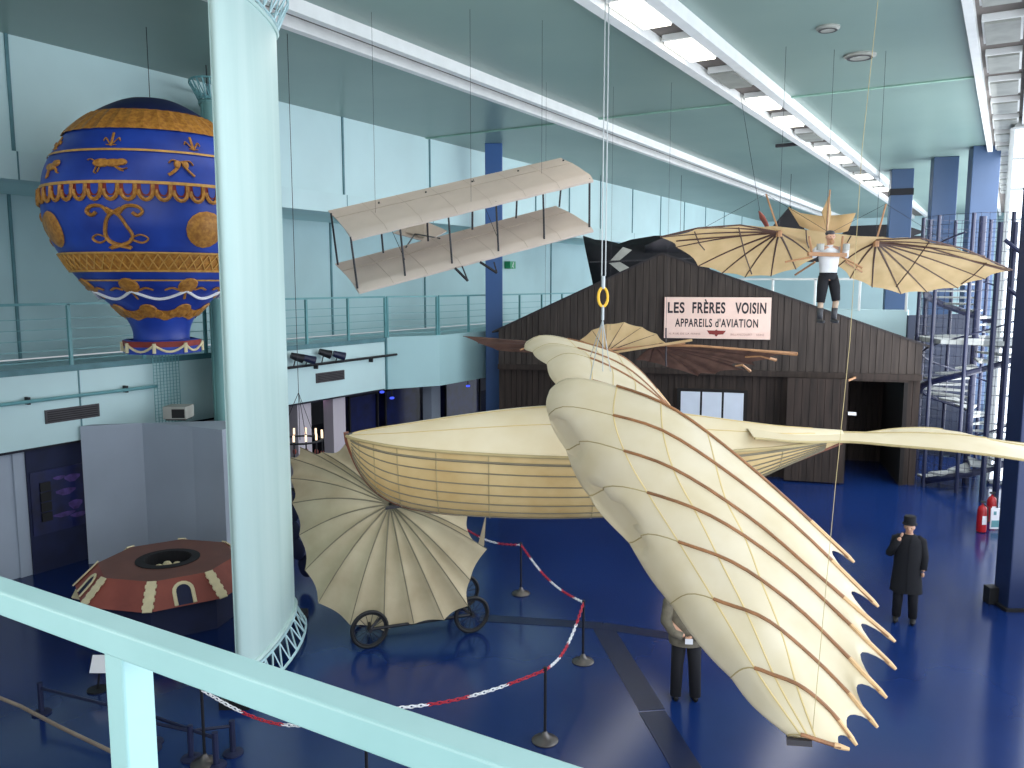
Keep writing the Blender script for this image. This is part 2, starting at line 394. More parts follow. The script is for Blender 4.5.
struct(MB().box(-.16, 1.9, 26.56, 61.8, 0, CEIL), 'wall_right_far', 'white')
# ---------------------------------------------------------------- lighting troughs in the ceiling
def trough(xa, xb, name_n, wn=.16):
    t = MB(); t.box(xa-wn, xa, -4, 61, CEIL-.22, CEIL); struct(t, 'trim_%d' % name_n, 'white')
    t = MB(); t.box(xb, xb+wn, -4, 61, CEIL-.22, CEIL); struct(t, 'trim_%d' % (name_n+1), 'white')
    t = MB(); t.box(xa, xb, -4, 61, CEIL-.03, CEIL); struct(t, 'trim_%d' % (name_n+2), 'troughbed')
trough(-10.45, -9.95, 10); trough(-5.65, -4.95, 13, .2); trough(-.75, .0, 16, .14)
def lampbox(lit, y, x, w, label, group, m=None):
    r = root('ceiling_light', (x, y, CEIL-.03), label, 'ceiling light', group)
    MB().box(-w/2, w/2, -.75, .75, -.12, 0).build('housing', 'white', r, local=True, bevel=.01)
    MB().box(-w/2+.04, w/2-.04, -.7, .7, -.16, -.12).build('diffuser', 'lamp' if lit else 'lampoff', r, local=True)
    return r
ys = [2.9, 5.2, 7.6, 10, 12.9, 15.3, 17.9, 20.6, 23.2, 25.9, 28.6, 31.2, 33.8, 36.5, 39.2, 41.9]
lit = [1, 1, 1, 1, 1, 1, 0, 1, 1, 0, 1, 1, 0, 1, 1, 1]
for i, y in enumerate(ys):
    if i < 4: continue
    s = 'glowing' if lit[i] else 'unlit grey'
    if i in (6, 9, 12): lab = {6: 'unlit grey lamp box in the middle ceiling trough, nearest of the unlit ones', 9: 'second unlit grey lamp box along the middle ceiling trough', 12: 'farthest unlit grey lamp box along the middle ceiling trough'}[i]
    else: lab = 'glowing lamp box in the middle ceiling trough, ' + {4: 'nearest the camera', 5: 'second nearest, before the first unlit one', 7: 'first after the nearest unlit one', 8: 'just before the second unlit one', 10: 'just after the second unlit one', 11: 'just before the farthest unlit one', 13: 'just after the farthest unlit one', 14: 'second from the far end', 15: 'at the far end'}[i]
    lampbox(lit[i], y, -5.3, .56, lab, 'lamp boxes in the middle ceiling trough')
for i in range(14):
    y = 14.5+i*2.4
    lampbox(0, y, -.375, .6, 'pale unlit lamp box in the right-hand ceiling row, %s from its near end' % ('first second third fourth fifth sixth seventh eighth ninth tenth eleventh twelfth thirteenth fourteenth'.split()[i]), 'lamp boxes in the right ceiling trough')
# far end: mezzanine bridge behind the hangar and dark exhibition aircraft
struct(MB().box(-13, -3.2, 34, 34.4, 2.9, 4.6), 'wall_far_bridge', 'wall')
r = root('bridge_railing', (-8, 33.9, 4.6), 'white railing on the bridge beyond the plank hangar roof', 'railing')
MB().beam((-14.6, 33.9, 5.75), (-3.2, 33.9, 5.75), .08, .08).build('top_rail', 'white', r)
for i in range(8):
    x = -14.6+i*1.62; MB().box(x-.04, x+.04, 33.86, 33.94, 4.55, 5.75).build('post', 'white', r)
# ================================================================ BIG FABRIC PILLARS
def fabric_pillar(cx, cy, ax, hl, hw, label, m, feet=True):
    r = root('fabric_pillar', (cx, cy, 0), label, 'pillar', 'fabric pillars'); c = V((cx, cy, 0))
    ax = V(ax).normalized(); sd = V((ax.y, -ax.x, 0))
    def ring(k, z, n=40, g=0): return [c+ax*math.cos(2*math.pi*i/n)*(hl+g)*1+sd*math.sin(2*math.pi*i/n)*(hw+g)+V((0, 0, z)) for i in range(n)]
    zb, zt = .42, 9.3
    b = MB(); b.grid([ring(0, zb+(zt-zb)*i/8, 48) for i in range(9)], True); b.build('fabric_tube', m, r, smooth='all')
    b = MB()
    for z in (zb, zt): b.tube(ring(0, z, 40, .01), .035, 6, closed=True)
    for i in (22,):
        q = ring(0, 0, 40, .006)[i]; b.tube([q+V((0, 0, zb)), q+V((0, 0, zt))], .012, 5)
    b.build('hem', m, r)
    for nm, z0, z1, g0, g1 in (('base_truss', zb-.06, .1, .03, .2), ('top_truss', zt+.06, zt+.42, .03, .22)):
        b = MB(); n = 28; A = ring(0, z0, n, g0); B = ring(0, z1, n, g1); C2 = ring(0, z1, n, g0-.06)
        b.tube(A, .02, 5, closed=True); b.tube(B, .022, 5, closed=True)
        for i in range(n):
            j = (i+1) % n; b.tube([A[i], B[i]], .013, 4); b.tube([A[i], B[j]], .013, 4)
        b.build(nm, 'truss' if m == 'tube' else 'tealdk', r)
    for s in (-1, 1):
        p = c+ax*(hl+.15)*s; MB().obox(p+V((0, 0, .06)), ax*.16, sd*.2, V((0, 0, .06))).build('foot', 'black', r)
        MB().tube([c+ax*(hl-.05)*s+V((0, 0, zt+.3)), c+ax*(hl-.05)*s+V((0, 0, CEIL))], .012, 5).build('hanging_chain', 'iron', r)
    return r
AX = (-1.58, 2.68, 0)
fabric_pillar(-9.26, 8.38, AX, 1.27, .22, 'huge pale mint fabric-covered pillar in the left foreground, overlapping the balloon', 'tube')
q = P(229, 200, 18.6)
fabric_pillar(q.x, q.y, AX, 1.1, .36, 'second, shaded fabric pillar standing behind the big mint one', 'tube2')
# grey partition block + panel + projector
ps = [PZ(x, y, 2.8) for x, y in ((77, 426), (142, 423), (192, 426.5), (222, 430))]
bk = [ps[3]+FWD*1.2+RGT*.2, ps[0]+FWD*.35-RGT*.05]
bk[0] = V((max(bk[0].x, XL+.2), bk[0].y, 2.8)); 
def keep(p): return V((max(p.x, XL+.06), p.y, p.z))
top = [keep(p) for p in ps+bk]
b = MB(); n = len(top); low = [V((p.x, p.y, 0)) for p in top]
b.add(top+low, [tuple(range(n))]+[(i, i+n, (i+1) % n+n, (i+1) % n) for i in range(n)])
tag(b.build('partition_block', 'greywall'), 'grey angular display partition below the left gallery, behind the brown octagonal stand', 'partition')
r = root('display_panel', (XL-.2, 7.9, 0), 'dark blue display panel with faint purple prints, left of the grey partition', 'panel')
pa = PX(24, 460, XL-.32); pb = PX(84, 450, XL-.32)
MB().box(XL-.295, XL-.255, pa.y, pb.y+.15, 0, 2.44).build('backing', 'baseblue', r)
MB().box(XL-.255, XL-.235, pa.y+.04, pb.y+.1, .75, 2.0).build('printed_board', 'blue_panel', r)
b = MB()
for (u, z, w, h) in ((.72, 1.75, .16, .08), (.6, 1.5, .2, .07), (.75, 1.2, .14, .1), (.55, 1.05, .22, .05), (.8, .98, .18, .05), (.5, 1.8, .12, .04)):
    y = pa.y+(pb.y-pa.y)*u; b.lathe((0, 0, 0), [(0, 0)], 3) if 0 else b.add([(XL-.23, y+w*math.cos(a)*(1+.3*math.sin(3*a)), z+h*math.sin(a)) for a in [k*math.pi/5 for k in range(10)]], [tuple(range(10))])
b.build('print_flowers', 'panel_art', MB and r)
b = MB()
for k in range(4):
    y = pa.y+(pb.y-pa.y)*.24; b.box(XL-.235, XL-.2, y-.08, y+.12, 1.0+k*.2, 1.17+k*.2)
b.build('plaques', 'black', r)
q = PZ(172, 421, 2.82); a = q+FWD*.35
a = V((max(a.x, XL+.45), a.y, 2.8))
r = root('projector', a, 'boxy beige projector with a dark lens mouth on top of the grey partition', 'projector')
MB().obox(a+V((0, 0, .16)), RGT*.24, FWD*.22, V((0, 0, .13))).build('casing', 'beige', r, bevel=.015)
MB().obox(a+V((0, 0, .15))-FWD*.22+RGT*.08, RGT*.13, FWD*.015, V((0, 0, .09))).build('lens_mouth', 'black', r)
MB().obox(a+V((0, 0, .015)), RGT*.2, FWD*.18, V((0, 0, .015))).build('foot', 'black', r)
# ================================================================ BALLOON
bc = P(155, 200, 15.0); bx, by = bc.x, bc.y
def zy(py): return P(150, py, 15.0).z
K = 15.0/F*1.0
pf = [(0, 99.5), (14, 100), (28, 103), (44, 110), (60, 119), (74, 129), (88, 142), (98.6, 156), (108, 172), (112.5, 187), (114.5, 208), (112.5, 228), (107.6, 240.5), (101, 253), (88, 273), (73, 288), (54.6, 302), (40, 314), (33.5, 323), (30.5, 332), (30.5, 341)]
prof = [V((r*K*.864, 0, zy(y))) for r, y in pf]
fine = cr(prof, 6)
def brad(z):
    for a, b_ in zip(fine, fine[1:]):
        if a.z >= z >= b_.z: t = (a.z-z)/max(1e-6, a.z-b_.z); return a.x+(b_.x-a.x)*t
    return fine[-1].x
zsil = zy
def zy(y):   # height whose front-most point shows at image row y
    z = zsil(y); zl = prof[-1].z; dd = math.hypot(bx, by)
    for _ in range(12):
        Rr = brad(min(z, prof[0].z-.01)) if z > zl else 0; z = .5*z+.5*(EYE+(zsil(y)-EYE)*(dd-Rr)/dd)
    return z
r = root('hot_air_balloon', (bx, by, zsil(354)), 'blue and gold ornamented hot air balloon hanging behind the big mint pillar', 'balloon')
bal = r
env = MB().lathe((bx, by, 0), [(max(p.x, .001), p.z) for p in fine], 48).build('envelope', 'bblue', r, smooth='all')
BC = V((-bx, -by, 0)).normalized(); BR = V((-BC.y, BC.x, 0))
def bpt(phi, z, off=.0):   # phi=0 faces the camera
    R = brad(z)+off; d = BC*math.cos(phi)+BR*math.sin(phi); return V((bx, by, z))+d*R
def band(name, y0, y1, m, off=.012, parent=r, n=72, flute=0):
    z0, z1 = zy(y0), zy(y1); rows = []
    for i in range(9):
        z = z0+(z1-z0)*i/8
        rows.append([bpt(2*math.pi*k/n, z, off+(flute if k % 2 else 0)) for k in range(n)])
    return MB().grid(rows, True).build(name, m, parent, smooth=(None if flute else 'all'))
cz0, cz1 = zy(109), prof[0].z
MB().grid([[bpt(2*math.pi*k/72, cz0+(cz1-.004-cz0)*i/9, .012) for k in range(72)] for i in range(10)], True).build('crown_cap', 'bdark', r, smooth='all')
band('fluted_gold_band', 109.5, 129, 'gold', .02, flute=.03)
band('gold_line', 149.3, 151.5, 'gold2', .02)
band('gold_line', 181, 184, 'gold2', .02)
wb = band('woven_gold_band', 252.5, 271.5, 'gold', .02)
band('gold_line', 279.6, 281.2, 'gold2', .02)
b = MB()
for zz in (253, 271): b.tube([bpt(2*math.pi*k/72, zy(zz), .03) for k in range(72)], .018, 5, closed=True)
for k in range(60):
    a0 = 2*math.pi*k/60; a1 = 2*math.pi*(k+1)/60
    b.tube([bpt(a0, zy(254.5), .035), bpt((a0+a1)/2, zy(262), .035), bpt(a1, zy(269.5), .035)], .012, 4); b.tube([bpt(a1, zy(254.5), .035), bpt((a0+a1)/2, zy(262), .035), bpt(a0, zy(269.5), .035)], .012, 4)
b.build('lattice', 'gold2', wb)
# swag frieze: red ground, U-shaped gold drops
band('frieze_ground', 184, 196, 'red', .008)
b = MB()
for k in range(44):
    a = 2*math.pi*(k+.5)/44; w = 2*math.pi/44*.42
    pts = [bpt(a+w*math.cos(t), zy(190+10*math.sin(t)) if math.sin(t) > 0 else zy(184.5), .03) for t in [math.pi*j/8 for j in range(9)]]
    b.tube(pts, .032, 5)
    c = [bpt(a+w*.6*math.cos(t), zy(188+7*math.sin(t)), .022) for t in [math.pi*j/6 for j in range(7)]]+[bpt(a-w*.6, zy(184.5), .022), bpt(a+w*.6, zy(184.5), .022)]
    b.cur = 1; b.add([bpt(a, zy(188), .024)]+c, [(0, i+1, i+2) for i in range(len(c)-1)]+[(0, len(c), 1)]); b.cur = 0
b.build('swag_frieze', ['gold', 'bblue'], r)
def motif(name, phi, yc, lines, m='gold', th=.03, parent=r, blobs=()):
    """lines: strokes in pixels relative to the motif centre (x right, y down), with pen radius"""
    b = MB(); zc = zy(yc); Rr = brad(zc)
    def q(x, y, o): 
        return bpt(phi+x*K/Rr, zy(yc+y), o)
    for st in lines:
        w = st[0]; pts = [V((x, y, 0)) for x, y in st[1]]
        if len(pts) > 2: pts = cr(pts, 4)
        if w < 0: w = -w
        b.tube([q(p.x, p.y, .015) for p in pts], w*K, 6, flat=.5)
    for (x, y, rx, ry) in blobs:
        n = 16; ring = [q(x+rx*math.cos(2*math.pi*k/n), y+ry*math.sin(2*math.pi*k/n), .012) for k in range(n)]
        ring2 = [q(x+rx*.8*math.cos(2*math.pi*k/n), y+ry*.8*math.sin(2*math.pi*k/n), .05) for k in range(n)]
        b.add(ring+ring2+[q(x, y, .055)], [(k, (k+1) % n, (k+1) % n+n, k+n) for k in range(n)]+[(k+n, (k+1) % n+n, 2*n) for k in range(n)])
    return b.build(name, m, parent, smooth=True)
def phi_at(px, py):   # longitude on the balloon for a measured image x
    z = zy(py); Rr = brad(z); ax_ = 155+(py-200)*.055; hl_ = max(12, brad(zsil(py))/(K*.864)); s = (px-ax_)/hl_
    return math.asin(max(-.99, min(.99, s)))
fleur = [(1.2, [(0, 6), (0, -7)]), (1.0, [(-1, 4), (-4, 0), (-6, -2), (-7, 1)]), (1.0, [(1, 4), (4, 0), (6, -2), (7, 1)]), (1.0, [(-4, 5), (4, 5)])]
for k in range(8):
    motif('fleur_de_lis', phi_at(119, 141)+k*math.pi/4, 141, fleur)
p0 = phi_at(114, 165)
boar = [(1, [(-12, -4), (-16, -6), (-19, -5)]), (1.3, [(-10, 2), (-12, 7), (-10, 8)]), (1.3, [(-7, 2), (-9, 7)]), (1.2, [(7, 2), (12, 4), (16, 3)]), (1.2, [(6, 2), (10, 5), (13, 6)])]
boarb = [(-6, -2, 8, 4.5), (4, -2, 8, 4.2), (11, -3, 5, 3.5)]
ram = [(1.2, [(-8, 0), (-10, 6), (-11, 9)]), (1.2, [(-6, 1), (-8, 8)]), (1.2, [(5, 0), (7, 4), (9, 5)])]
ramb = [(-3, -2, 8, 4), (5, -5, 5, 3.5)]
fish = [(2, [(-1, -6), (-3, 0), (-8, 6), (-11, 8)]), (2, [(1, -6), (4, 0), (8, 5), (11, 8)]), (1.4, [(-1, -6), (-7, -7), (-10, -4)]), (1.4, [(1, -6), (8, -7), (11, -3)])]
fishb = [(-3, -3, 3, 4), (4, -3, 3, 4)]
for k in range(3):
    d = k*2*math.pi/3
    motif('zodiac_boar', p0+d, 166, boar, blobs=boarb)
    motif('zodiac_fish', phi_at(178, 167)+d, 166, fish, blobs=fishb)
    motif('zodiac_ram', phi_at(64, 166)+d, 167, ram, blobs=ramb)
mono = [(3.2, [(-4, -12), (-10, -19), (-19, -19), (-23, -14), (-19, -10), (-15, -13)]), (3.2, [(4, -12), (10, -19), (19, -19), (23, -14), (19, -10), (15, -13)]),
        (3.0, [(6, -17), (-4, -10), (-9, 2), (-10, 12), (-4, 18), (10, 22)]), (3.0, [(-6, -17), (4, -10), (9, 0), (13, 10), (8, 17), (-8, 22)]),
        (1.5, [(-10, 12), (-18, 9), (-24, 13), (-18, 17), (-9, 13)]), (1.5, [(12, 12), (20, 9), (26, 13), (20, 17), (10, 13)]), (1.8, [(-10, 22), (0, 18), (11, 22)])]
for k in range(4):
    motif('monogram', phi_at(118, 224)+k*math.pi/2, 226, mono)
for k in range(4):
    ph = phi_at(205, 228)+k*math.pi/2
    o = motif('sun_medallion', ph, 228, [], blobs=[(0, 0, 18, 19)])
    ry = [(.6, [(17*math.cos(t), 18*math.sin(t)), (10*math.cos(t+.2), 10*math.sin(t+.2))]) for t in [j*math.pi/9 for j in range(18)]]
    b2 = motif('sun_rays', ph, 228, [(w, [(x, y) for x, y in l]) for w, l in ry], 'gold2', parent=o); 
for k in range(8):
    ph = phi_at(130, 285)+k*math.pi/4
    motif('ribbon_wreath', ph, 287, [(2, [(-8, 3), (-14, 1), (-20, 3)]), (2, [(8, 3), (14, 1), (20, 3)]), (1.2, [(0, 6), (2, 12)])], blobs=[(0, -1, 9, 8)])
b = MB()
for k in range(8):
    a0 = phi_at(130, 285)+k*math.pi/4; a1 = a0+math.pi/4
    b.tube([bpt(a0+(a1-a0)*t, zy(291+8*math.sin(math.pi*t)), .03) for t in [j/10 for j in range(11)]], .026, 6)
b.build('white_garland', 'chwhite', r)
b = MB()
n = 80
rows = []
for i in range(5):
    row = []
    for k in range(n):
        ph = 2*math.pi*k/n; e = 304+7*abs(math.sin(ph*4+1.1)); y = 321-4*abs(math.cos(ph*4+1.1)); row.append(bpt(ph, zy(e+(y-e)*i/4), .02))
    rows.append(row)
b.grid(rows, True); b.build('gold_lobed_collar', 'gold', r, smooth='all')
for k in range(8):
    motif('eagle_wing', phi_at(150, 312)+k*math.pi/4, 311, [], blobs=[(0, 0, 8, 7), (-9, 3, 4, 4), (9, 3, 4, 4)])
# skirt ring
zs0, zs1 = zsil(339.5), zsil(352)
sk = MB(); rr = 37*K
sk.lathe((bx, by, 0), [(33*K, zs0+.02), (rr, zs0), (rr, zs1), (rr-.03, zs1), (rr-.03, zs0-.03), (33*K, zs0-.02)], 8, rot=PSI+.2).build('skirt_ring', 'bblue', r)
b = MB(); b.lathe((bx, by, 0), [(rr+.006, zs0+.0), (rr+.006, zs0-.1)], 8, rot=PSI+.2).build('red_border', 'red', r)
b = MB()
for k in range(8):
    a0 = PSI+.2+2*math.pi*k/8; a1 = a0+math.pi/4
    A = V((bx+math.cos(a0)*(rr+.015), by+math.sin(a0)*(rr+.015), zs0-.06)); B = V((bx+math.cos(a1)*(rr+.015), by+math.sin(a1)*(rr+.015), zs0-.06))
    b.tube([A.lerp(B, j/8)-V((0, 0, .12*math.sin(math.pi*j/8))) for j in range(9)], .022, 6); b.tube([A+V((0, 0, .03)), A-V((0, 0, .14))], .03, 6)
b.build('white_swags', 'cream', r)
MB().tube([(bx, by, prof[0].z-.02), (bx, by, CEIL-.004)], .006, 6).build('suspension_cable', 'iron', r)
# ================================================================ OCTAGONAL STAND
oc = PZ(168, 560, .9); oc = V((oc.x, oc.y, 0))
r = root('octagonal_stand', oc, 'brown red eight-sided stand with cream arches and round dark opening, below the balloon', 'stand')
def octp(R, z, rot=.18): return [oc+V((math.cos(rot+PSI+math.pi/4*k)*R, math.sin(rot+PSI+math.pi/4*k)*R, z)) for k in range(8)]
R0, R1, ZT, ZB = 1.12, 1.50, .92, .56
A = octp(R0, ZT); B = octp(R1, ZB); hole = [oc+V((math.cos(rot)*.38, math.sin(rot)*.38, ZT)) for rot in [PSI+.18+2*math.pi*k/32 for k in range(32)]]
b = MB(); b.add(A+B, [(k, (k+1) % 8, (k+1) % 8+8, k+8) for k in range(8)]); b.build('sloped_sides', 'brick', r)
b = MB(); vs = A+hole; fs = []
for k in range(8):
    for j in range(4): fs.append((k, 8+(k*4+j) % 32, 8+(k*4+j+1) % 32))
    fs.append((k, 8+(k*4+4) % 32, (k+1) % 8))
b.add(vs, fs); b.build('top', 'bricktop', r)
b = MB(); b.lathe(oc, [(.52, ZT+.004), (.52, ZT+.015), (.38, ZT+.02), (.38, ZT-.3), (.001, ZT-.3)], 32); b.build('opening', 'dark', r)
b = MB()
for a in range(5): b.ball(oc+V((.15*math.cos(a*1.3), .15*math.sin(a*1.3), ZT-.16)), .09, .08, .08, 8, 5)
b.build('burner_straw', 'cream', r)
b = MB(); L = octp(1.3, ZB+.05); L2 = octp(1.3, 0); b.add(L+L2, [(k, (k+1) % 8, (k+1) % 8+8, k+8) for k in range(8)]+[tuple(range(8))]); b.build('base_drape', 'baseblue', r)
for k in range(8):
    # scalloped cream strip down each corner
    p, q = A[k], B[k]; out = (p-oc); out.z = 0; out.normalize(); tn = V((-out.y, out.x, 0)); b = MB()
    nrm = (out*.36+V((0, 0, .38))).normalized()
    for j in range(9):
        c = p.lerp(q, (j+.5)/9)+nrm*.012; w = .07+.018*(j % 2); b.obox(c, tn*w, (q-p)/18, nrm*.012)
    b.build('corner_strip', 'cream', r)
    # arch on each face
    p = A[k].lerp(A[(k+1) % 8], .5); q = B[k].lerp(B[(k+1) % 8], .5); out = (p-oc); out.z = 0; out.normalize(); tn = V((-out.y, out.x, 0)); dn = (q-p).normalized(); nrm = tn.cross(dn).normalized()
    if nrm.z < 0: nrm = -nrm
    ar = [q+tn*.14-dn*.02+nrm*.015]+[p+dn*(.25-.14*math.sin(t))+tn*.14*math.cos(t)+nrm*.015 for t in [math.pi*j/8 for j in range(9)]]+[q-tn*.14-dn*.02+nrm*.015]
    if k % 2 == 0:
        ob = MB().add([v-nrm*.008 for v in ar], [tuple(range(len(ar)))]).build('arch_opening', 'baseblue', r)
        MB().tube(ar, .03, 6, flat=.6).build('arch_trim', 'cream', r)
a = PZ(98, 575, .9); b_ = PZ(78, 600, .5)
d = V((b_.x-a.x, b_.y-a.y, 0))
MB().poly([PZ(110, 562, .86), PZ(76, 590, .5), PZ(72, 598, .46), PZ(92, 602, .45), PZ(104, 580, .84)], .03).build('cream_flap', 'cream', r)
# ================================================================ VOISIN HANGAR (own local frame: x along the front, y into the building)
O = PZ(915, 486, 0)
U = -ray(-2588, 283)[0]; U.z = 0; U.normalize()
ang = math.atan2(U.y, U.x); N = V((-U.y, U.x, 0))   # N points away from camera
def fp(px, py, off=0):   # image -> (u, z) on the front plane (moved off metres along N)
    rr, fw = ray(px, py); o = O+N*off; t = (o-V((0, 0, EYE))).dot(N)/rr.dot(N); p = V((0, 0, EYE))+rr*t; return ((p-O).dot(U), p.z)
hg = root('plank_hangar', O, 'dark weathered plank workshop front with gabled roof beneath the hanging gliders', 'hangar', rz=ang)
uL = fp(503, 340)[0]-.15; uR = 0; ap = fp(662, 254); eR = fp(915, 345)[1]; eL = fp(503, 330)[1]; zb = fp(700, 371)[1]
def ztop(u): return eL+(ap[1]-eL)*(u-uL)/(ap[0]-uL) if u < ap[0] else eR+(ap[1]-eR)*(u-uR)/(ap[0]-uR)
dL, dR = fp(846, 400)[0], fp(903, 400)[0]; dz = fp(860, 381)[1]
w0 = fp(680, 391); w1 = fp(744, 420)
bu, bl, bl2 = MB(), MB(), MB()
u = uL
while u < uR-.02:
    w = random.choice((.17, .2, .22)); v = min(u+w, uR); o = random.uniform(0, .025)
    t0, t1 = ztop(u), ztop(v-.012)
    bu.add([(u, o, zb), (v-.012, o, zb), (v-.012, o, t1), (u, o, t0), (u, .1, zb), (v-.012, .1, zb), (v-.012, .1, t1), (u, .1, t0)], [(0, 1, 2, 3), (0, 3, 7, 4), (1, 5, 6, 2), (3, 2, 6, 7), (4, 7, 6, 5), (0, 4, 5, 1)])
    if not (dL-.1 < u < dR): (bl if u < dL else bl2).box(u, v-.012, .05+o, .14, 0, zb)
    u = v
bu.build('upper_planks', 'wood', hg, local=True); bl.build('lower_planks', 'wood2', hg, local=True)
if bl2.v: bl2.build('lower_planks', 'wood2', hg, local=True)
MB().add([(uL, .12, 0), (dL, .12, 0), (dL, .12, dz), (dR, .12, dz), (dR, .12, 0), (uR, .12, 0), (uR, .12, eR), (ap[0], .12, ap[1]), (uL, .12, eL)], [(0, 1, 2, 7, 8), (3, 4, 5, 6, 7), (2, 3, 7)]).build('backing', 'woodgap', hg, local=True)
MB().box(uL, uR, -.08, .1, zb-.1, zb+.06).build('beam', 'wood2', hg, local=True)
b = MB(); D = 3.6
for (a, za, c, zc) in ((uL-.2, 2*ztop(uL)-ztop(uL+.2), ap[0], ap[1]), (ap[0], ap[1], uR+.2, 2*ztop(uR)-ztop(uR-.2))):
    b.add([(a, -.01, za-.01), (c, -.01, zc-.01), (c, D, zc-.01), (a, D, za-.01), (a, -.01, za+.05), (c, -.01, zc+.05), (c, D, zc+.05), (a, D, za+.05)], [(0, 1, 2, 3), (4, 7, 6, 5), (0, 4, 5, 1), (3, 2, 6, 7), (0, 3, 7, 4), (1, 5, 6, 2)])
b.build('roof', 'roof', hg, local=True)
MB().box(uL, uL+.1, .1, D, 0, eL).build('side_wall', 'wood', hg, local=True); MB().box(uR-.1, uR, .1, D, 0, eR).build('side_wall', 'wood', hg, local=True)
b = MB(); wz0, wz1 = fp(700, 421)[1], w0[1]
wf = MB(); wf.box(w0[0]-.08, w1[0]+.08, -.03, .1, wz0-.08, wz1+.08)
wn = wf.build('window', 'woodgap', hg, local=True)
for i in range(3):
    a = w0[0]+(w1[0]-w0[0])*i/3+.03; c = w0[0]+(w1[0]-w0[0])*(i+1)/3-.03
    MB().box(a, c, -.045, -.03, wz0, wz1).build('pane', 'reeds', wn, local=True)
# open plank door leaf left of the doorway, interior behind
u0 = fp(786, 400)[0]
dl = MB(); k = u0
while k < dL-.02:
    dl.box(k, min(k+.19, dL), -.42+.0, -.36, .05, zb-.08); k += .2
dl.build('door_leaf', 'wood2', hg, local=True)
b = MB(); b.box(dL-.02, dR+.02, 3.2, 3.3, 0, dz)
for i in range(12): b.box(dL+i*.17, dL+i*.17+.15, 3.15, 3.2, 0, dz)
b.build('inner_wall', 'wood2', hg, local=True)
MB().box(dL-.08, dL, -.02, 3.2, 0, dz).build('jamb', 'woodgap', hg, local=True); MB().box(dR, dR+.1, -.05, 3.2, 0, dz).build('jamb', 'woodgap', hg, local=True)
MB().box(dL-.1, dR+.1, -.04, .12, dz, dz+.16).build('lintel', 'wood2', hg, local=True)
q = fp(847, 411); MB().box(q[0]-.03, q[0]+.18, -.5, -.43, q[1]-.04, q[1]+.04).build('door_plate', 'chwhite', hg, local=True)
MB().beam((fp(838, 383)[0], -.3, fp(838, 383)[1]), (fp(855, 377)[0], -.1, fp(855, 377)[1]), .05, .05).build('bracket', 'tanwood', hg, local=True)
# sign
s0 = fp(665, 297); s1 = fp(770, 339.5); so = O+U*((s0[0]+s1[0])/2)+V((0, 0, s1[1]))-N*.06
sg = root('painted_sign', so, 'pink painted sign reading LES FRÈRES VOISIN APPAREILS d\'AVIATION on the plank gable', 'sign', rz=ang)
W2 = (s1[0]-s0[0])/2; HH = s0[1]-s1[1]
MB().box(-W2, W2, -.03, .03, 0, HH).build('board', 'signface', sg, local=True)
def text(s, x, z, h, wid, m, name, parent, y=-.034, bold=.0, rot=(math.pi/2, 0, 0)):
    cu = bpy.data.curves.new(name, 'FONT'); cu.body = s; cu.size = 1; cu.offset = bold; cu.align_x = 'CENTER'; cu.space_character = 1.12
    t = bpy.data.objects.new(name, cu); col.objects.link(t); bpy.context.view_layer.update()
    me = bpy.data.meshes.new_from_object(t.evaluated_get(bpy.context.evaluated_depsgraph_get()))
    bpy.data.objects.remove(t)
    xs = [v.co.x for v in me.vertices]; yy = [v.co.y for v in me.vertices]; w_ = max(xs)-min(xs); h_ = max(yy)-min(yy); cx_ = (max(xs)+min(xs))/2; y0_ = min(yy)
    for v in me.vertices: v.co = V(((v.co.x-cx_)/w_*wid+x, y, (v.co.y-y0_)/h_*h+z))
    me.materials.clear(); me.materials.append(M[m]); o = bpy.data.objects.new(name, me); col.objects.link(o); o.parent = parent; ORG[o.name] = V(); return o
pxh = HH/42.5
text('LES', -W2*.775, HH*.61, HH*.27, W2*.32, 'ink', 'lettering', sg, bold=.03)
text('FRÈRES', -W2*.155, HH*.61, HH*.34, W2*.62, 'ink', 'lettering', sg, bold=.03)
text('VOISIN', W2*.625, HH*.61, HH*.27, W2*.57, 'ink', 'lettering', sg, bold=.03)
text("APPAREILS d'AVIATION", -W2*.01, HH*.28, HH*.21, W2*1.56, 'ink', 'lettering', sg, bold=.02)
text('4, RUE DE LA FERME', -W2*.6, HH*.085, HH*.05, W2*.6, 'inkfaint', 'small_lettering', sg)
text('BILLANCOURT    SEINE', W2*.58, HH*.085, HH*.05, W2*.62, 'inkfaint', 'small_lettering', sg)
b = MB()
for s in (-1, 1):
    b.add([(s*W2*.0, -.036, HH*.2), (s*W2*.18, -.036, HH*.2), (s*W2*.13, -.036, HH*.11), (s*W2*.03, -.036, HH*.1)], [(0, 1, 2, 3)])
b.add([(math.cos(t)*W2*.035, -.038, HH*.14+math.sin(t)*HH*.085) for t in [k*math.pi/6 for k in range(12)]], [tuple(range(12))])
b.build('winged_emblem', 'inkred', sg, local=True)
# ================================================================ BIRD GLIDER (boat hull with feathered wings)
DB = 8.0
bird = root('bird_glider', P(600, 514, DB), 'huge cream bird-shaped glider with boat hull and long feathered wings hanging across the hall', 'glider')
def S(px, d=DB): return None
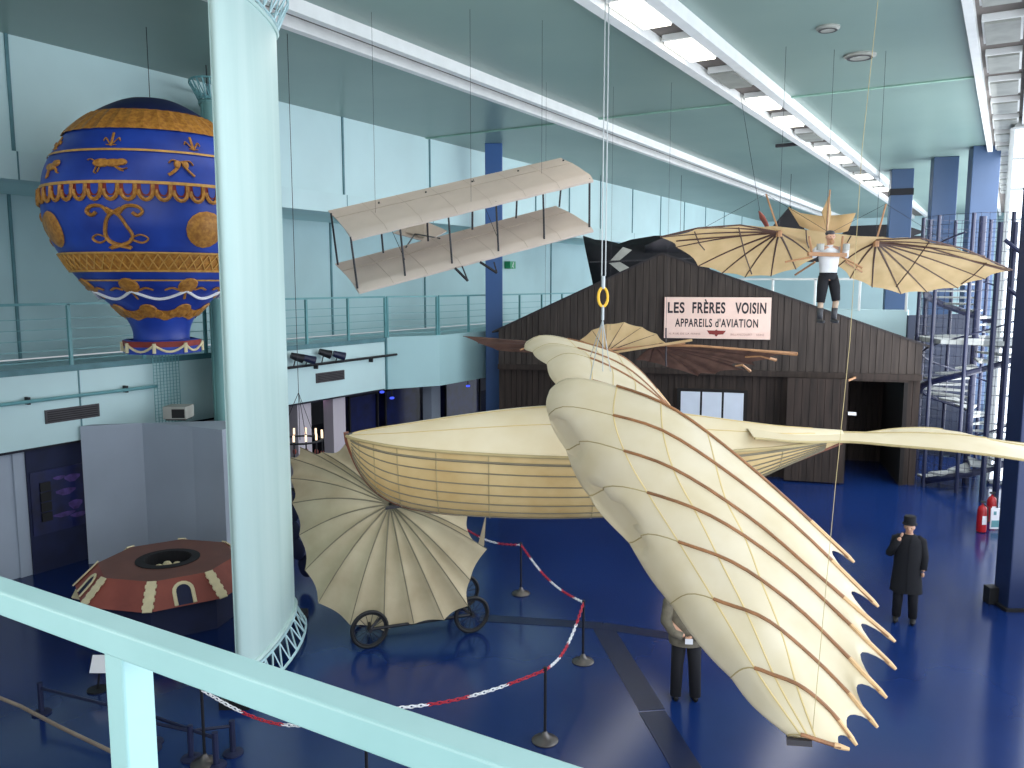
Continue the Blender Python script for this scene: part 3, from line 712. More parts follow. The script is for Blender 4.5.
# hull sections along the keel: (px, ridge_y, gunwale_y(near), keel_y, half width m)
secs = [(347, 434, 436, 440, .02), (353, 433, 438, 456, .10), (362, 431, 440, 474, .19), (378, 428, 443, 492, .29), (402, 424, 447, 504, .39), (440, 418, 451, 511, .48),
        (490, 411, 454.5, 514, .55), (540, 406, 457, 515, .58), (590, 405, 458, 514, .58), (640, 408, 457, 511, .56), (690, 414, 454, 501, .50), (735, 420, 450, 486, .40), (775, 425, 447, 468, .28), (812, 428, 442, 453, .16), (842, 430, 437, 441, .07)]
def cs_pts(s, side):
    px, yr, yg, yk, hw = s
    ctr = P(px, yr, DB); kel = P(px, yk, DB+.0)
    zg = P(px, yg, DB-hw).z; return ctr, kel, zg
rows = []; rowd = []
spl = cr([V((s[0], s[1], s[2])) for s in secs], 3); spl2 = cr([V((s[0], s[3], s[4])) for s in secs], 3)
HS = []
for a, b_ in zip(spl, spl2):
    px, yr, yg, yk, hw = a.x, a.y, a.z, b_.y, max(.01, b_.z)
    HS.append((P(px, yr, DB), P(px, yk, DB), P(px, yg, DB-hw).z, hw))
def hullpt(i, t, off=0):   # t -1..1 : near gunwale -> keel -> far gunwale
    c, k, zg, hw = HS[i]; s = abs(t); 
    w = (hw+off)*(s**.55); z = k.z-off+(zg-k.z+off)*(s**1.9)
    return V((c.x, c.y, z))-FWD*w*(1 if t < 0 else -1)
def deckpt(i, t, off=0):
    c, k, zg, hw = HS[i]; return V((c.x, c.y, zg+(c.z+off-zg)*(1-abs(t)**1.8)))+FWD*(hw+off)*t
n = len(HS); tt = [-1+2*k/20 for k in range(21)]
b = MB(); b.grid([[hullpt(i, t) for t in tt] for i in range(n)]); hull = b.build('hull', 'hull', bird, smooth='all')
b = MB(); b.grid([[deckpt(i, t) for t in tt] for i in range(n)]); b.build('deck', 'deck', bird, smooth='all')
for s in (-1, 1):
    MB().tube([deckpt(i, s, .008) for i in range(n)], .016, 6).build('gunwale', 'seamdk', bird)
b = MB()
for t in (-.94, -.85, -.745, -.64, -.52, -.39, -.25, .94, .85, .745, .64, .52, .39, .25): b.tube([hullpt(i, t, .006) for i in range(3, n-2)], .0065 if abs(t) < .9 else .012, 5)
b.build('hull_batten', 'sailseam', hull)
b = MB()
for i in range(6, n-4, 3):
    if i % 6 == 0 or i in (9, 15): b.tube([hullpt(i, t, .004) for t in tt], .005, 4)
b.build('hull_frame_line', 'seamdk', hull)
b = MB()
for t in (-.55, -.1, .35): b.tube([deckpt(i, t, .003) for i in range(3, n-3)], .004, 4)
b.build('deck_seam', 'seam', hull)
MB().tube([HS[0][0]-RGT*.01+UP*.02]+[hullpt(i, 0, .008) for i in range(0, n)], .026, 6).build('stem_and_keel', 'stem', bird)
MB().beam(P(347, 434, DB)-RGT*.01, P(366, 436, DB-.02)+UP*.01, .05, .02).build('bow_cap', 'ventdk', bird)
# tail boom and flat tail fan
tl = [(742, 420, 434, .28), (790, 426, 441, .18), (842, 429.5, 441, .12), (880, 428, 444, .22), (920, 426, 446, .36), (958, 427, 449, .48), (984, 430, 452, .54), (990, 434, 452, .5), (1030, 442, 457, .44), (1075, 447, 458, .3)]
sp = cr([V((a, b_, c)) for a, b_, c, w in tl], 4); sw = cr([V((a, w, 0)) for a, b_, c, w in tl], 4)
rows = []
for a, w in zip(sp, sw):
    c = P(a.x, (a.y+a.z)/2, DB); zt_ = .012
    rows.append([c-FWD*w.y*1.55-UP*.03, c-FWD*w.y*.8+UP*zt_, c+UP*.03, c+FWD*w.y*.8+UP*zt_, c+FWD*w.y*1.55-UP*.03, c-UP*.03])
MB().grid(rows, True).build('tail_fan', 'deck', bird, smooth=True, solid=0)
b = MB()
for j in (0, 2, 4): b.tube([r_[j] for r_ in rows], .012, 5)
b.build('tail_spar', 'seamdk', bird)
def wing(stations, name, T0=.15, up=UP, label=None, sub=8, wires=()):
    """stations: list of (le, [rib points ...]) in metres from root to tip; closed airfoil with thick leading roll"""
    NT = 22; ribs = []
    for le, pts in stations: 
        c = cr([le]+pts, 8); ribs.append([along(c, (k/NT)**1.35) for k in range(NT+1)])
    ns = len(ribs)
    cols = [cr([ribs[i][k] for i in range(ns)], sub) for k in range(NT+1)]
    m = len(cols[0])
    G = [[cols[k][j] for k in range(NT+1)] for j in range(m)]
    def frame(j, k):
        du = G[min(j+1, m-1)][k]-G[max(j-1, 0)][k]; dv = G[j][min(k+1, NT)]-G[j][max(k-1, 0)]
        nn = du.cross(dv); 
        if nn.length < 1e-8: return UP.copy()
        nn.normalize(); return nn if nn.dot(up) > 0 else -nn
    topr, botr = [], []
    NS_ = []
    for j in range(m):
        nn = V((0, 0, 0))
        for k in range(6, NT-4): nn += frame(j, k)
        NS_.append(nn.normalized())
    for j in range(m):
        f = (j % sub)/sub; bul = math.sin(math.pi*f); tap = T0*(1-.55*j/m)
        chord = sum(((G[j][k+1]-G[j][k]).length for k in range(NT))); dirv = (G[j][2]-G[j][0]).normalized()
        top, bot = [], []
        for k in range(NT+1):
            t = (k/NT)**1.35; th = tap*(2.2*math.sqrt(t/.22)*math.exp(-t/.2)*.75 if t > 0 else 0)
            # scallop between feathers at the trailing edge
            cut = 1-.2*bul**.8*(t**7); q = G[j][0].lerp(G[j][k], 1.0)
            base = G[j][k] if t < .6 else G[j][k]+(G[j][NT//2+4]-G[j][k])*(1-cut)
            nn = frame(j, k); edge = max(0, 1-t*5)
            base = base-dirv*.028*bul*edge+nn*(.012*bul*math.exp(-t*2.5)*(1 if t > 0 else 0))
            top.append(base+nn*(th*.3+.002)); bot.append(base-NS_[j]*(.42*tap*math.sqrt(t)*math.exp(-t/.16)*2.2+.004))
        topr.append(top); botr.append(bot)
    b = MB(); b.grid([top+bot[::-1] for top, bot in zip(topr, botr)], True)
    b.add(topr[0]+botr[0][::-1], [tuple(range(2*NT+2))]); b.add(topr[-1]+botr[-1][::-1], [tuple(range(2*NT+2))])
    w = b.build(name, 'cloth', bird, smooth='all')
    for i in range(ns):
        j = i*sub; pts = [topr[j][k]+frame(j, k)*.006 for k in range(NT+1)]
        if i < ns-1 or True:
            MB().tube(pts[8:], [.014]*(len(pts[8:])-3)+[.016, .017, .018], 6, flat=.8).build('rib', 'ribwood', w)
            e = pts[-1]; d = (pts[-1]-pts[-3]).normalized()
            MB().tube([pts[-3], e, e+d*.05], [.016, .017, .010], 6).build('rib_tip', 'ribtip', w)
        if 0 < i: MB().tube([p+frame(j, 0)*.0 for p in (botr[j][8:0:-1]+topr[j][0:10])], .005, 4).build('roll_seam', 'seamdk', w)
    for kk in (8, 11, 14):
        MB().tube([topr[j][kk]+frame(j, kk)*.001 for j in range(m)], .006, 4, flat=.4).build('stitch_line', 'seam', w)
    return topr, botr
def st(le, dl, pts, dt):
    L = len(pts); return (P(le[0], le[1], dl), [P(x, y, dl+(dt-dl)*((i+1)/L)**1.0) for i, (x, y) in enumerate(pts)])
near = [
 st((549, 392), 7.4, [(574, 380), (625, 391), (672, 410), (724, 447), (783, 497), (848, 558)], 5.9),
 st((549, 416), 7.2, [(566, 408), (608, 416), (662, 432), (724, 471), (794, 526), (872, 602)], 5.6),
 st((566, 450), 6.95, [(585, 441), (619, 450), (676, 471), (753, 521), (812, 571), (888, 637)], 5.3),
 st((589, 496), 6.6, [(612, 486), (651, 494), (713, 518), (783, 565), (841, 617), (889, 664)], 5.1),
 st((629, 543), 6.2, [(650, 534), (686, 545), (736, 565), (794, 606), (845, 655), (880, 692)], 4.9),
 st((671, 604), 5.7, [(692, 594), (724, 604), (765, 620), (812, 658), (847, 693), (871, 721)], 4.75),
 st((731, 678), 5.1, [(748, 668), (771, 675), (800, 687), (829, 711), (850, 738)], 4.6),
 st((788, 736), 4.6, [(800, 736), (818, 741), (840, 748)], 4.5)]
tn, bn = wing(near, 'wing', .16)
far = [
 st((556, 384), 7.75, [(580, 381), (640, 398), (700, 430)], 7.4),
 st((547, 364), 8.1, [(575, 357), (632, 380), (694, 428)], 8.1),
 st((533, 352), 8.7, [(560, 347), (625, 368), (682, 420)], 8.9),
 st((525, 346), 9.4, [(548, 338), (610, 352), (640, 372), (668, 405)], 9.8),
 st((533, 344), 10.1, [(560, 342), (612, 362), (655, 412)], 10.6),
 st((550, 362), 10.8, [(580, 364), (620, 385), (650, 425)], 11.2),
 st((585, 400), 11.5, [(600, 404), (622, 415), (640, 432)], 11.7)]
tf, bf = wing(far, 'wing', .17)
# tip shoes and rigging
a = P(790, 738, 4.58); MB().beam(a-V((.02, 0, .02)), P(812, 742, 4.55), .05, .035).build('tip_shoe', 'ventdk', bird)
sh = P(603, 297, DB)
hk = MB(); hk.tube([sh+RGT*.045*math.cos(t)+UP*(.09*math.sin(t)) for t in [2*math.pi*k/16 for k in range(16)]], .014, 6, closed=True)
hk.build('shackle', 'yellow', bird)
b = MB(); b.tube([sh+UP*.08, sh+UP*.2], .02, 8); b.tube([sh-UP*.08, sh-UP*.22], .014, 8); b.build('turnbuckle', 'steel', bird)
for dx in (-.015, .02): wire([sh+UP*.2+RGT*dx, V((sh.x, sh.y, CEIL))+RGT*dx], bird, .006)
for px, py, d in ((589, 384, 7.5), (603, 384, 7.8), (613, 388, 7.9), (585, 372, 8.3)):
    wire([sh-UP*.22, P(px, py, d)], bird, .0045)
t0 = P(812, 738, 4.57); c0 = P(836, 520, 4.75)
wire([t0, P(835, 490, 4.9), P(850, 340, 5.2), P(862, 150, 5.7), P(878, 0, 6.2), P(878, 0, 6.2)+(P(878, 0, 6.2)-P(862, 150, 5.7)).normalized()*1.4*0+V((0, 0, CEIL-P(878, 0, 6.2).z))], bird, .002, 'seamdk')
# ================================================================ BIPLANE GLIDER
bp = root('biplane_glider', P(460, 250, 14.2), 'off-white biplane glider with rectangular wings hanging near the left wall', 'glider')
def bwing(nl, nr, fl, fr, name, ncell=7):
    b = MB(); R = 29; C = 14; rows = []
    upn = ((nr-nl).cross(fl-nl)).normalized(); upn = upn if upn.z > 0 else -upn
    G = []
    for i in range(R):
        s = i/(R-1); a = nl.lerp(nr, s); c = fl.lerp(fr, s); row = []; f = (s*ncell) % 1; bul = math.sin(math.pi*f)
        top, bot = [], []
        for k in range(C+1):
            t = k/C; p = a.lerp(c, t); cam_ = .07*math.sin(math.pi*min(1, t*1.05)**.7)+.012*bul*(1-t); th = .045*math.exp(-((t-.05)/.12)**2)*(1 if t > 0 else .3)+.006
            if k == 0: p = p-(c-a).normalized()*(.015+.012*bul)
            top.append(p+upn*(cam_+th)); bot.append(p+upn*(cam_-th))
        G.append(top); rows.append(top+bot[::-1])
    b.grid(rows, True); b.add(rows[0], [tuple(range(len(rows[0])))]); b.add(rows[-1], [tuple(range(len(rows[-1])))])
    w = b.build(name, 'muslin', bp, smooth=True)
    q = MB()
    for c_ in range(1, ncell): q.tube([p+upn*.003 for p in G[round(c_*(R-1)/ncell)]], .008, 4, flat=.4)
    q.tube([G[i][9]+upn*.003 for i in range(R)], .008, 4)
    q.build('wing_seam', 'muslinseam', w)
    return lambda s, t: nl.lerp(nr, s).lerp(fl.lerp(fr, s), t)+upn*.06
uf = bwing(P(352, 240, 13.7), P(593, 181, 14.3), P(328, 211, 14.6), P(561, 158, 15.2), 'wing')
lf = bwing(P(359, 293, 13.7), P(593, 231, 14.3), P(335, 264, 14.6), P(556, 206, 15.2), 'wing')
for row, t in ((0, .04), (1, .85)):
    for k in range(6):
        s = k/5*.99+.002; MB().tube([uf(s, t)-UP*.02, lf(s, t)], .018, 6).build('strut', 'iron', bp)
for k in (1, 3): MB().tube([uf(k/5, .85), lf(k/5+.05, .45)], .006, 4).build('bracing_wire', 'iron', bp)
tp = [P(393, 233, 16.6), P(427, 242, 16.2), P(447, 231, 16.4), P(424, 221, 16.8), P(405, 228, 16.8)]
tail = MB().poly(tp, .02).build('tailplane', 'muslin', bp)
MB().poly([P(405, 232, 16.5), P(424, 238, 16.3), P(425, 222, 16.5), P(408, 226, 16.6)], .02).build('tail_fin', 'muslinseam', bp)
for s in (.3, .45): MB().tube([lf(s, .85), P(415, 234, 16.4)], .014, 5).build('tail_boom', 'iron', bp)
for (x0, y0, x1, y1, x2, y2) in ((455, 268, 468, 281, 462, 266), (480, 262, 497, 273, 494, 262)):
    MB().tube([P(x0, y0, 13.9), P(x1, y1, 13.9)], .025, 6).tube([P(x1, y1, 13.9), P(x2, y2, 13.9)], .014, 6).build('skid', 'iron', bp)
for s, t in ((.15, .5), (.85, .5), (.5, .1)):
    p = uf(s, t); wire([p, up_to_ceiling(p)], bp, .003, 'iron')
# ================================================================ BAT-WING GLIDER WITH PILOT
def fan_panel(hub, rim, parent, m, ribm, name='wing_cloth', depth=.06, nb=5, ribr=.018, out=None, scallop=.06, closed=False, ribs=None):
    """cloth stretched between ribs fanning out of a hub; rim scalloped inwards"""
    n = len(rim); rows = []; seq = range(n) if closed else range(n-1); nn = V((0, 0, 0))
    for i in seq:
        a = rim[i]; c = rim[(i+1) % n]; nn += (a-hub).cross(c-hub)
    nn.normalize(); 
    if nn.dot(V((0, 0, 1))) < 0: nn = -nn
    for i in seq:
        a = rim[i]; c = rim[(i+1) % n]
        for k in range(nb):
            t = k/nb; s = math.sin(math.pi*t); e = a.lerp(c, t); e = e+(hub-e)*scallop*s
            rows.append([hub.lerp(e, q/8)+nn*(depth*(math.sin(math.pi*q/8)*1.0)-depth*.5*s*math.sin(math.pi*q/16)) for q in range(9)])
    if not closed: e = rim[-1]; rows.append([hub.lerp(e, q/8)+nn*depth*math.sin(math.pi*q/8) for q in range(9)])
    else: rows.append(rows[0])
    o = MB().grid(rows).build(name, m, parent, smooth='all')
    for i in (ribs if ribs is not None else range(n)):
        pts = [hub.lerp(rim[i], q/8)+nn*(depth*math.sin(math.pi*q/8)+.004) for q in range(9)]
        pts2 = [hub.lerp(rim[i], q/8)+nn*(depth*math.sin(math.pi*q/8)-.006) for q in range(9)]
        MB().tube(pts2, [ribr*(1.3-.08*q) for q in range(9)], 5).build('wing_rib', ribm, parent)
    return o, rows, nn
lg = root('bat_wing_glider', P(826, 250, 16.7), 'tan bat-winged glider with a dummy pilot hanging at upper right', 'glider')
def G2(px, py): 
    # leading (upper) edge nearer, trailing (lower) edge farther
    return P(px, py, 16.2+(py-232)/45*1.3)
hL, hR = G2(779, 232), G2(876, 242)
rimL = [G2(*p) for p in ((773, 226), (735, 225), (698, 228), (660, 237), (676, 247), (698, 266), (722, 273), (745, 277), (771, 276), (796, 269), (815, 258), (824, 246))]
fan_panel(hL, rimL, lg, 'bat', 'batrib', ribs=range(2, 11), depth=.05, scallop=.05)
rimR = [G2(*p) for p in ((884, 237), (918, 238), (952, 246), (985, 256), (1012, 270), (985, 279), (958, 288), (927, 292), (901, 294), (872, 287), (850, 278), (838, 266), (832, 248))]
fan_panel(hR, rimR, lg, 'bat', 'batrib', ribs=range(2, 12), depth=.05, scallop=.05)
# centre panel between the hubs
cpn = [[G2(773, 226), G2(800, 229), G2(830, 233), G2(858, 236), G2(884, 237)], [hL, G2(802, 243), G2(828, 248), G2(852, 248), hR]]
MB().grid(cpn).build('centre_cloth', 'bat', lg, smooth=True)
for pts in ([(660, 237), (698, 228), (740, 225), (779, 232)], [(676, 241), (724, 237), (779, 233)], [(876, 240), (920, 238), (965, 249), (1012, 270)], [(876, 243), (930, 248), (975, 262), (1008, 271)]):
    MB().tube([P(x, y, G2(x, y).dot(FWD)-.03) for x, y in pts], .016, 6).build('spar', 'batrib', lg)
for a, c in (((738, 228), (751, 274)), ((694, 232), (704, 250)), ((928, 242), (895, 287)), ((985, 263), (960, 284)), ((805, 230), (808, 248)), ((850, 236), (842, 248))):
    MB().tube([G2(*a)-FWD*.05, (G2(*a)+G2(*c))/2-FWD*.02-UP*.05, G2(*c)-FWD*.05], .013, 5).build('cross_batten', 'batrib', lg)
for h in (hL, hR): MB().tube([h+RGT*.0-UP*.09, h+UP*.05], .06, 8).build('hub_block', 'tanwood', lg)
for (x, y), h in (((766, 194), hL), ((886, 204), hR)):
    q = P(x, y, h.dot(FWD)); MB().tube([V((h.x, h.y, h.z))-RGT*.0, q], .018, 6).build('king_post', 'tanwood', lg)
    for t_ in ((700, 230), (830, 233)) if x < 800 else ((960, 250), (830, 233)): wire([q, G2(*t_)], lg, .004, 'iron', 'stay_wire')
# vertical and horizontal tail behind
tp = [[P(788, 207, 18.6), P(800, 213, 18.6), P(820, 216, 18.7), P(840, 215, 18.8), P(856, 213, 18.8)], [P(800, 226, 18.4), P(812, 231, 18.4), P(826, 233, 18.5), P(840, 233, 18.6), P(848, 231, 18.6)]]
MB().grid(tp).build('tailplane', 'bat', lg, smooth=True, solid=.01)
MB().poly([P(822, 212, 18.3), P(829, 196, 18.4), P(831, 214, 18.4), P(827, 232, 18.2)], .02).build('tail_fin', 'bat', lg)
MB().tube([P(830, 190, 18.4), P(826, 240, 17.2)], .018, 6).build('tail_boom', 'tanwood', lg)
MB().tube([P(795, 275, 17.6), P(815, 262, 17.0)], .02, 6).tube([P(846, 262, 17.0), P(862, 272, 17.3)], .02, 6).build('handle_bar', 'tanwood', lg)
fr = MB(); yy = P(826, 254, 15.6); fr.beam(P(808, 254, 15.6), P(846, 255, 15.6), .1, .07); fr.tube([P(812, 254, 15.6), P(809, 236, 15.6)], .022, 6); fr.tube([P(841, 254, 15.6), P(843, 236, 15.6)], .022, 6); fr.tube([P(785, 262, 15.6), P(812, 257, 15.6)], .022, 6); fr.tube([P(842, 257, 15.6), P(862, 268, 15.6)], .022, 6)
fr.build('hoop_frame', 'tanwood', lg)
for h in (hL, hR, P(826, 236, 16.4)): wire([h, up_to_ceiling(h)], lg, .004, 'iron')
# pink rounded paddle of another machine behind
# ================================================================ FIGURES
def skin_mesh(chains, m, parent, name, sub=1, local=True):
    """chains: list of lists of (x,y,z,r[,r2]) sharing points by position"""
    vs, es, rs, ix = [], [], [], {}
    for ch in chains:
        prev = None
        for p in ch:
            k = (round(p[0], 4), round(p[1], 4), round(p[2], 4))
            if k not in ix: ix[k] = len(vs); vs.append(p[:3]); rs.append((p[3], p[4] if len(p) > 4 else p[3]))
            i = ix[k]
            if prev is not None and prev != i: es.append((prev, i))
            prev = i
    me = bpy.data.meshes.new(name); me.from_pydata(vs, es, []); o = bpy.data.objects.new(name, me); col.objects.link(o)
    o.modifiers.new('s', 'SKIN'); sk_ = me.skin_vertices[0].data
    for i, r_ in enumerate(rs): sk_[i].radius = r_; sk_[i].use_root = (i == 0)
    s = o.modifiers.new('u', 'SUBSURF'); s.levels = sub; s.render_levels = sub
    bpy.context.view_layer.update()
    m2 = bpy.data.meshes.new_from_object(o.evaluated_get(bpy.context.evaluated_depsgraph_get()))
    bpy.data.objects.remove(o); m2.materials.clear(); m2.materials.append(M[m])
    for p in m2.polygons: p.use_smooth = True
    q = bpy.data.objects.new(name, m2); col.objects.link(q); q.parent = parent; ORG[q.name] = V(); return q
def fingers(w, d, side, curl=.5, sc=1.0):
    """palm at w pointing along d; returns chains for palm, four fingers and a thumb"""
    w, d, side = V(w), V(d).normalized(), V(side).normalized(); nb = d.cross(side).normalized(); out = []
    palm = w+d*.09*sc; out.append([(*w, .026, .02), (*(w+d*.045*sc), .036*sc, .018), (*palm, .038*sc, .016)])
    for i, L in enumerate((.068, .078, .073, .056)):
        b0 = palm+side*(.03-.02*i)*sc; d1 = (d*math.cos(curl)+nb*math.sin(curl)).normalized(); d2 = (d*math.cos(curl*2)+nb*math.sin(curl*2)).normalized()
        m1 = b0+d1*L*.5*sc; m2 = m1+d2*L*.5*sc
        out.append([(*(palm-d*.02+side*(.022-.015*i)*sc), .012), (*b0, .0098), (*m1, .009), (*m2, .0075)])
    t0 = w+d*.035*sc+side*.024*sc; t1 = t0+(d*.6+side*.8).normalized()*.04*sc; t2 = t1+(d*.9+side*.2+nb*.3).normalized()*.032*sc
    out.append([(*(w+d*.03*sc), .016), (*t0, .013), (*t1, .011), (*t2, .009)])
    return out
def head(parent, c, yaw=0, tilt=0, hairm='dark', beard=False):
    """head joints go in the body; this adds ears, eyes, nose details and hair as children"""
    c = V(c); f = V((math.sin(yaw), -math.cos(yaw), -tilt)).normalized(); s = V((math.cos(yaw), math.sin(yaw), 0))
    for k in (-1, 1):
        MB().ball(c+f*.088+s*.032*k+UP*.012, .011, .008, .008, 8, 6).build('eye', 'chwhite', parent, local=True)
    return f, s
def body(parent, hip, chest, neck, hd, armL, armR, legL, legR, handL, handR, yaw=0, sub=1):
    f = V((math.sin(yaw), -math.cos(yaw), 0))
    hd = V(hd); ch = []
    ch.append([(*hip, .15, .11), (hip[0], hip[1], hip[2]+.14, .135, .10), (*chest, .17, .12), (neck[0], neck[1], neck[2]-.06, .12, .09), (*neck, .058), (neck[0]+(hd.x-neck[0])*.6, neck[1]+(hd.y-neck[1])*.6, neck[2]+.06, .056), (*(hd-UP*.05), .066, .075), (*(hd+UP*.03), .080, .092), (*(hd+UP*.10), .062, .07)])
    ch.append([(*(hd-UP*.05), .066, .075), (*(hd-UP*.055+f*.05), .045, .04)])          # jaw and chin
    ch.append([(*(hd+UP*.03), .080, .092), (*(hd+UP*.005+f*.088), .018), (*(hd-UP*.012+f*.108), .014)])  # nose
    for k in (-1, 1): ch.append([(*(hd+UP*.03), .08, .092), (*(hd+V((math.cos(yaw), math.sin(yaw), 0))*k*.086), .016, .022)])
    for arm in (armL, armR): ch.append([(neck[0], neck[1], neck[2]-.06, .12, .09)]+arm)
    for leg in (legL, legR): ch.append([(*hip, .15, .11)]+leg)
    b = skin_mesh(ch, 'skin', parent, 'body', sub)
    for i, hnd in enumerate((handL, handR)):
        skin_mesh(hnd, 'skin', b, 'hand', 1)
    MB().tube([hd-UP*.052+f*.092+V((math.cos(yaw), math.sin(yaw), 0))*k for k in (-.022, 0, .022)], .005, 5).build('mouth', 'red', b, local=True)
    for k in (-1, 1): MB().ball(hd+UP*.025+f*.085+V((math.cos(yaw), math.sin(yaw), 0))*.03*k, .01, .008, .007, 8, 6).build('eye', 'black', b, local=True)
    return b
def loft(rings, n=24):   # (x,y,z,rx,ry)
    return [[V((x+rx*math.cos(2*math.pi*k/n), y+ry*math.sin(2*math.pi*k/n), z)) for k in range(n)] for x, y, z, rx, ry in rings]
def shoe(b, x, y, z, L=.27, toe=-1):
    b.grid([[V((x+w*math.cos(2*math.pi*k/10), y+yy_, z+.045+h*math.sin(2*math.pi*k/10) if math.sin(2*math.pi*k/10) > 0 else z+.045+.045*math.sin(2*math.pi*k/10))) for k in range(10)] for yy_, w, h in ((.07, .005, .005), (.06, .035, .045), (0, .042, .055), (-.08, .045, .035), (-.16, .042, .02), (-.2, .02, .008), (-.205, .002, .002))], True)
# --- person in black coat and hat, hand raised to the face
pp = PZ(904, 621, 0); toc = math.atan2(-pp.y, -pp.x)   # direction to camera
pr = root('person', (pp.x, pp.y, 0), 'person in a long black coat and dark hat, one hand raised to the face', 'person', rz=toc+math.pi/2)
hdp = (0.0, -.03, 1.60)
armL = [(.17, 0, 1.40, .045), (.24, .03, 1.13, .04), (.24, -.06, .90, .032)]
armR = [(-.17, 0, 1.40, .045), (-.26, -.04, 1.16, .04), (-.125, -.17, 1.47, .032)]
bd = body(pr, (0, 0, .93), (0, 0, 1.28), (0, -.005, 1.47), hdp, armL, armR, [(.09, 0, .86, .085), (.10, -.01, .48, .058), (.11, .02, .10, .04)], [(-.09, 0, .86, .085), (-.11, -.01, .48, .058), (-.13, .02, .10, .04)],
     fingers((.24, -.06, .90), (-.1, -.1, -.9), (-.3, -1, 0), .3), fingers((-.125, -.17, 1.47), (.35, .12, .9), (-.8, -.3, .2), -.5))
c = MB(); c.grid(loft([(0, 0, .52, .25, .17), (0, 0, .7, .235, .16), (0, 0, .95, .21, .145), (0, 0, 1.15, .21, .14), (0, 0, 1.32, .22, .145), (0, 0, 1.42, .21, .125), (0, 0, 1.47, .14, .11), (0, 0, 1.505, .08, .08)]), True)
c.tube([(.12, 0, 1.44), (.19, .01, 1.40), (.245, .03, 1.13), (.24, -.05, .93)], [.06, .08, .068, .055], 12)
c.tube([(-.12, 0, 1.44), (-.19, 0, 1.40), (-.27, -.04, 1.16), (-.15, -.155, 1.42)], [.06, .08, .07, .052], 12)
c.build('coat', 'coat', pr, smooth='all', local=True)
c = MB(); c.tube([(.05, -.12, 1.5), (.02, -.15, 1.3), (.02, -.165, .95), (.02, -.18, .55)], .006, 4); c.build('coat_front_edge', 'dark', pr, local=True)
c = MB()
for s in (-1, 1): c.tube([(s*.09, 0, .9), (s*.11, -.01, .5), (s*.125, .02, .07)], [.1, .08, .07], 12)
c.build('trousers', 'trouser', pr, smooth='all', local=True)
for s in (-1, 1):
    c = MB(); shoe(c, s*.13, .02, 0); c.build('shoe', 'black', pr, smooth='all', local=True)
c = MB(); z = 1.69; c.lathe((0, -.015, 0), [(.001, z+.12), (.085, z+.115), (.093, z+.09), (.093, z), (.118, z-.012), (.118, z-.02), (.09, z-.015), (.001, z-.01)], 20, sy=1.1); c.build('hat', 'coat', pr, smooth=True, local=True)
c = MB(); c.ball((0, .0, 1.6), .088, .1, .09, 14, 8); 
# --- person seen from behind in an olive-grey jacket
pp = PZ(685, 699, 0); toc = math.atan2(-pp.y, -pp.x)
pr = root('person', (pp.x, pp.y, 0), 'person seen from behind in an olive-grey jacket, hands clasped behind the back', 'person', rz=toc+math.pi/2+math.pi+.12)
armL = [(.21, 0, 1.40, .06), (.26, .08, 1.12, .048), (.05, .215, .97, .032)]
armR = [(-.21, 0, 1.40, .06), (-.26, .08, 1.12, .048), (-.05, .215, .985, .032)]
bd = body(pr, (0, 0, .92), (0, 0, 1.26), (0, -.01, 1.46), (0, -.03, 1.60), armL, armR, [(.09, 0, .86, .085), (.11, -.01, .48, .058), (.13, .02, .10, .04)], [(-.09, 0, .86, .085), (-.11, -.01, .48, .058), (-.13, .02, .10, .04)],
     fingers((.05, .215, .97), (-.8, .25, -.25), (0, .3, .9), .4), fingers((-.05, .215, .985), (.8, .2, -.3), (0, .3, .9), -.4))
c = MB(); c.grid(loft([(0, 0, .80, .23, .17), (0, 0, .86, .245, .18), (0, 0, 1.05, .235, .165), (0, 0, 1.25, .245, .16), (0, 0, 1.38, .24, .14), (0, 0, 1.46, .14, .1), (0, 0, 1.51, .085, .085)]), True)
for s in (-1, 1): c.tube([(s*.17, 0, 1.41), (s*.24, .01, 1.37), (s*.285, .085, 1.12), (s*.19, .17, 1.0), (s*.075, .21, .975)], [.075, .088, .08, .065, .055], 12)
c.build('jacket', 'jacket', pr, smooth='all', local=True)
c = MB()
for s in (-1, 1): c.tube([(s*.09, 0, .92), (s*.115, -.01, .5), (s*.13, .02, .06)], [.11, .085, .075], 12)
c.build('trousers', 'trouser', pr, smooth='all', local=True)
for s in (-1, 1):
    c = MB(); shoe(c, s*.13, .02, 0); c.build('shoe', 'black', pr, smooth='all', local=True)
c = MB(); c.grid(loft([(0, -.01, 1.56, .07, .06), (0, -.01, 1.60, .09, .095), (0, -.02, 1.66, .095, .105), (0, -.02, 1.72, .075, .085), (0, -.02, 1.75, .02, .02)]), True); c.build('hair', 'iron', pr, smooth='all', local=True)
MB().obox((0.0, .26, .93), (.05, 0, 0), (0, .006, 0), (0, .0, .035)).build('folded_paper', 'chwhite', pr, local=True)
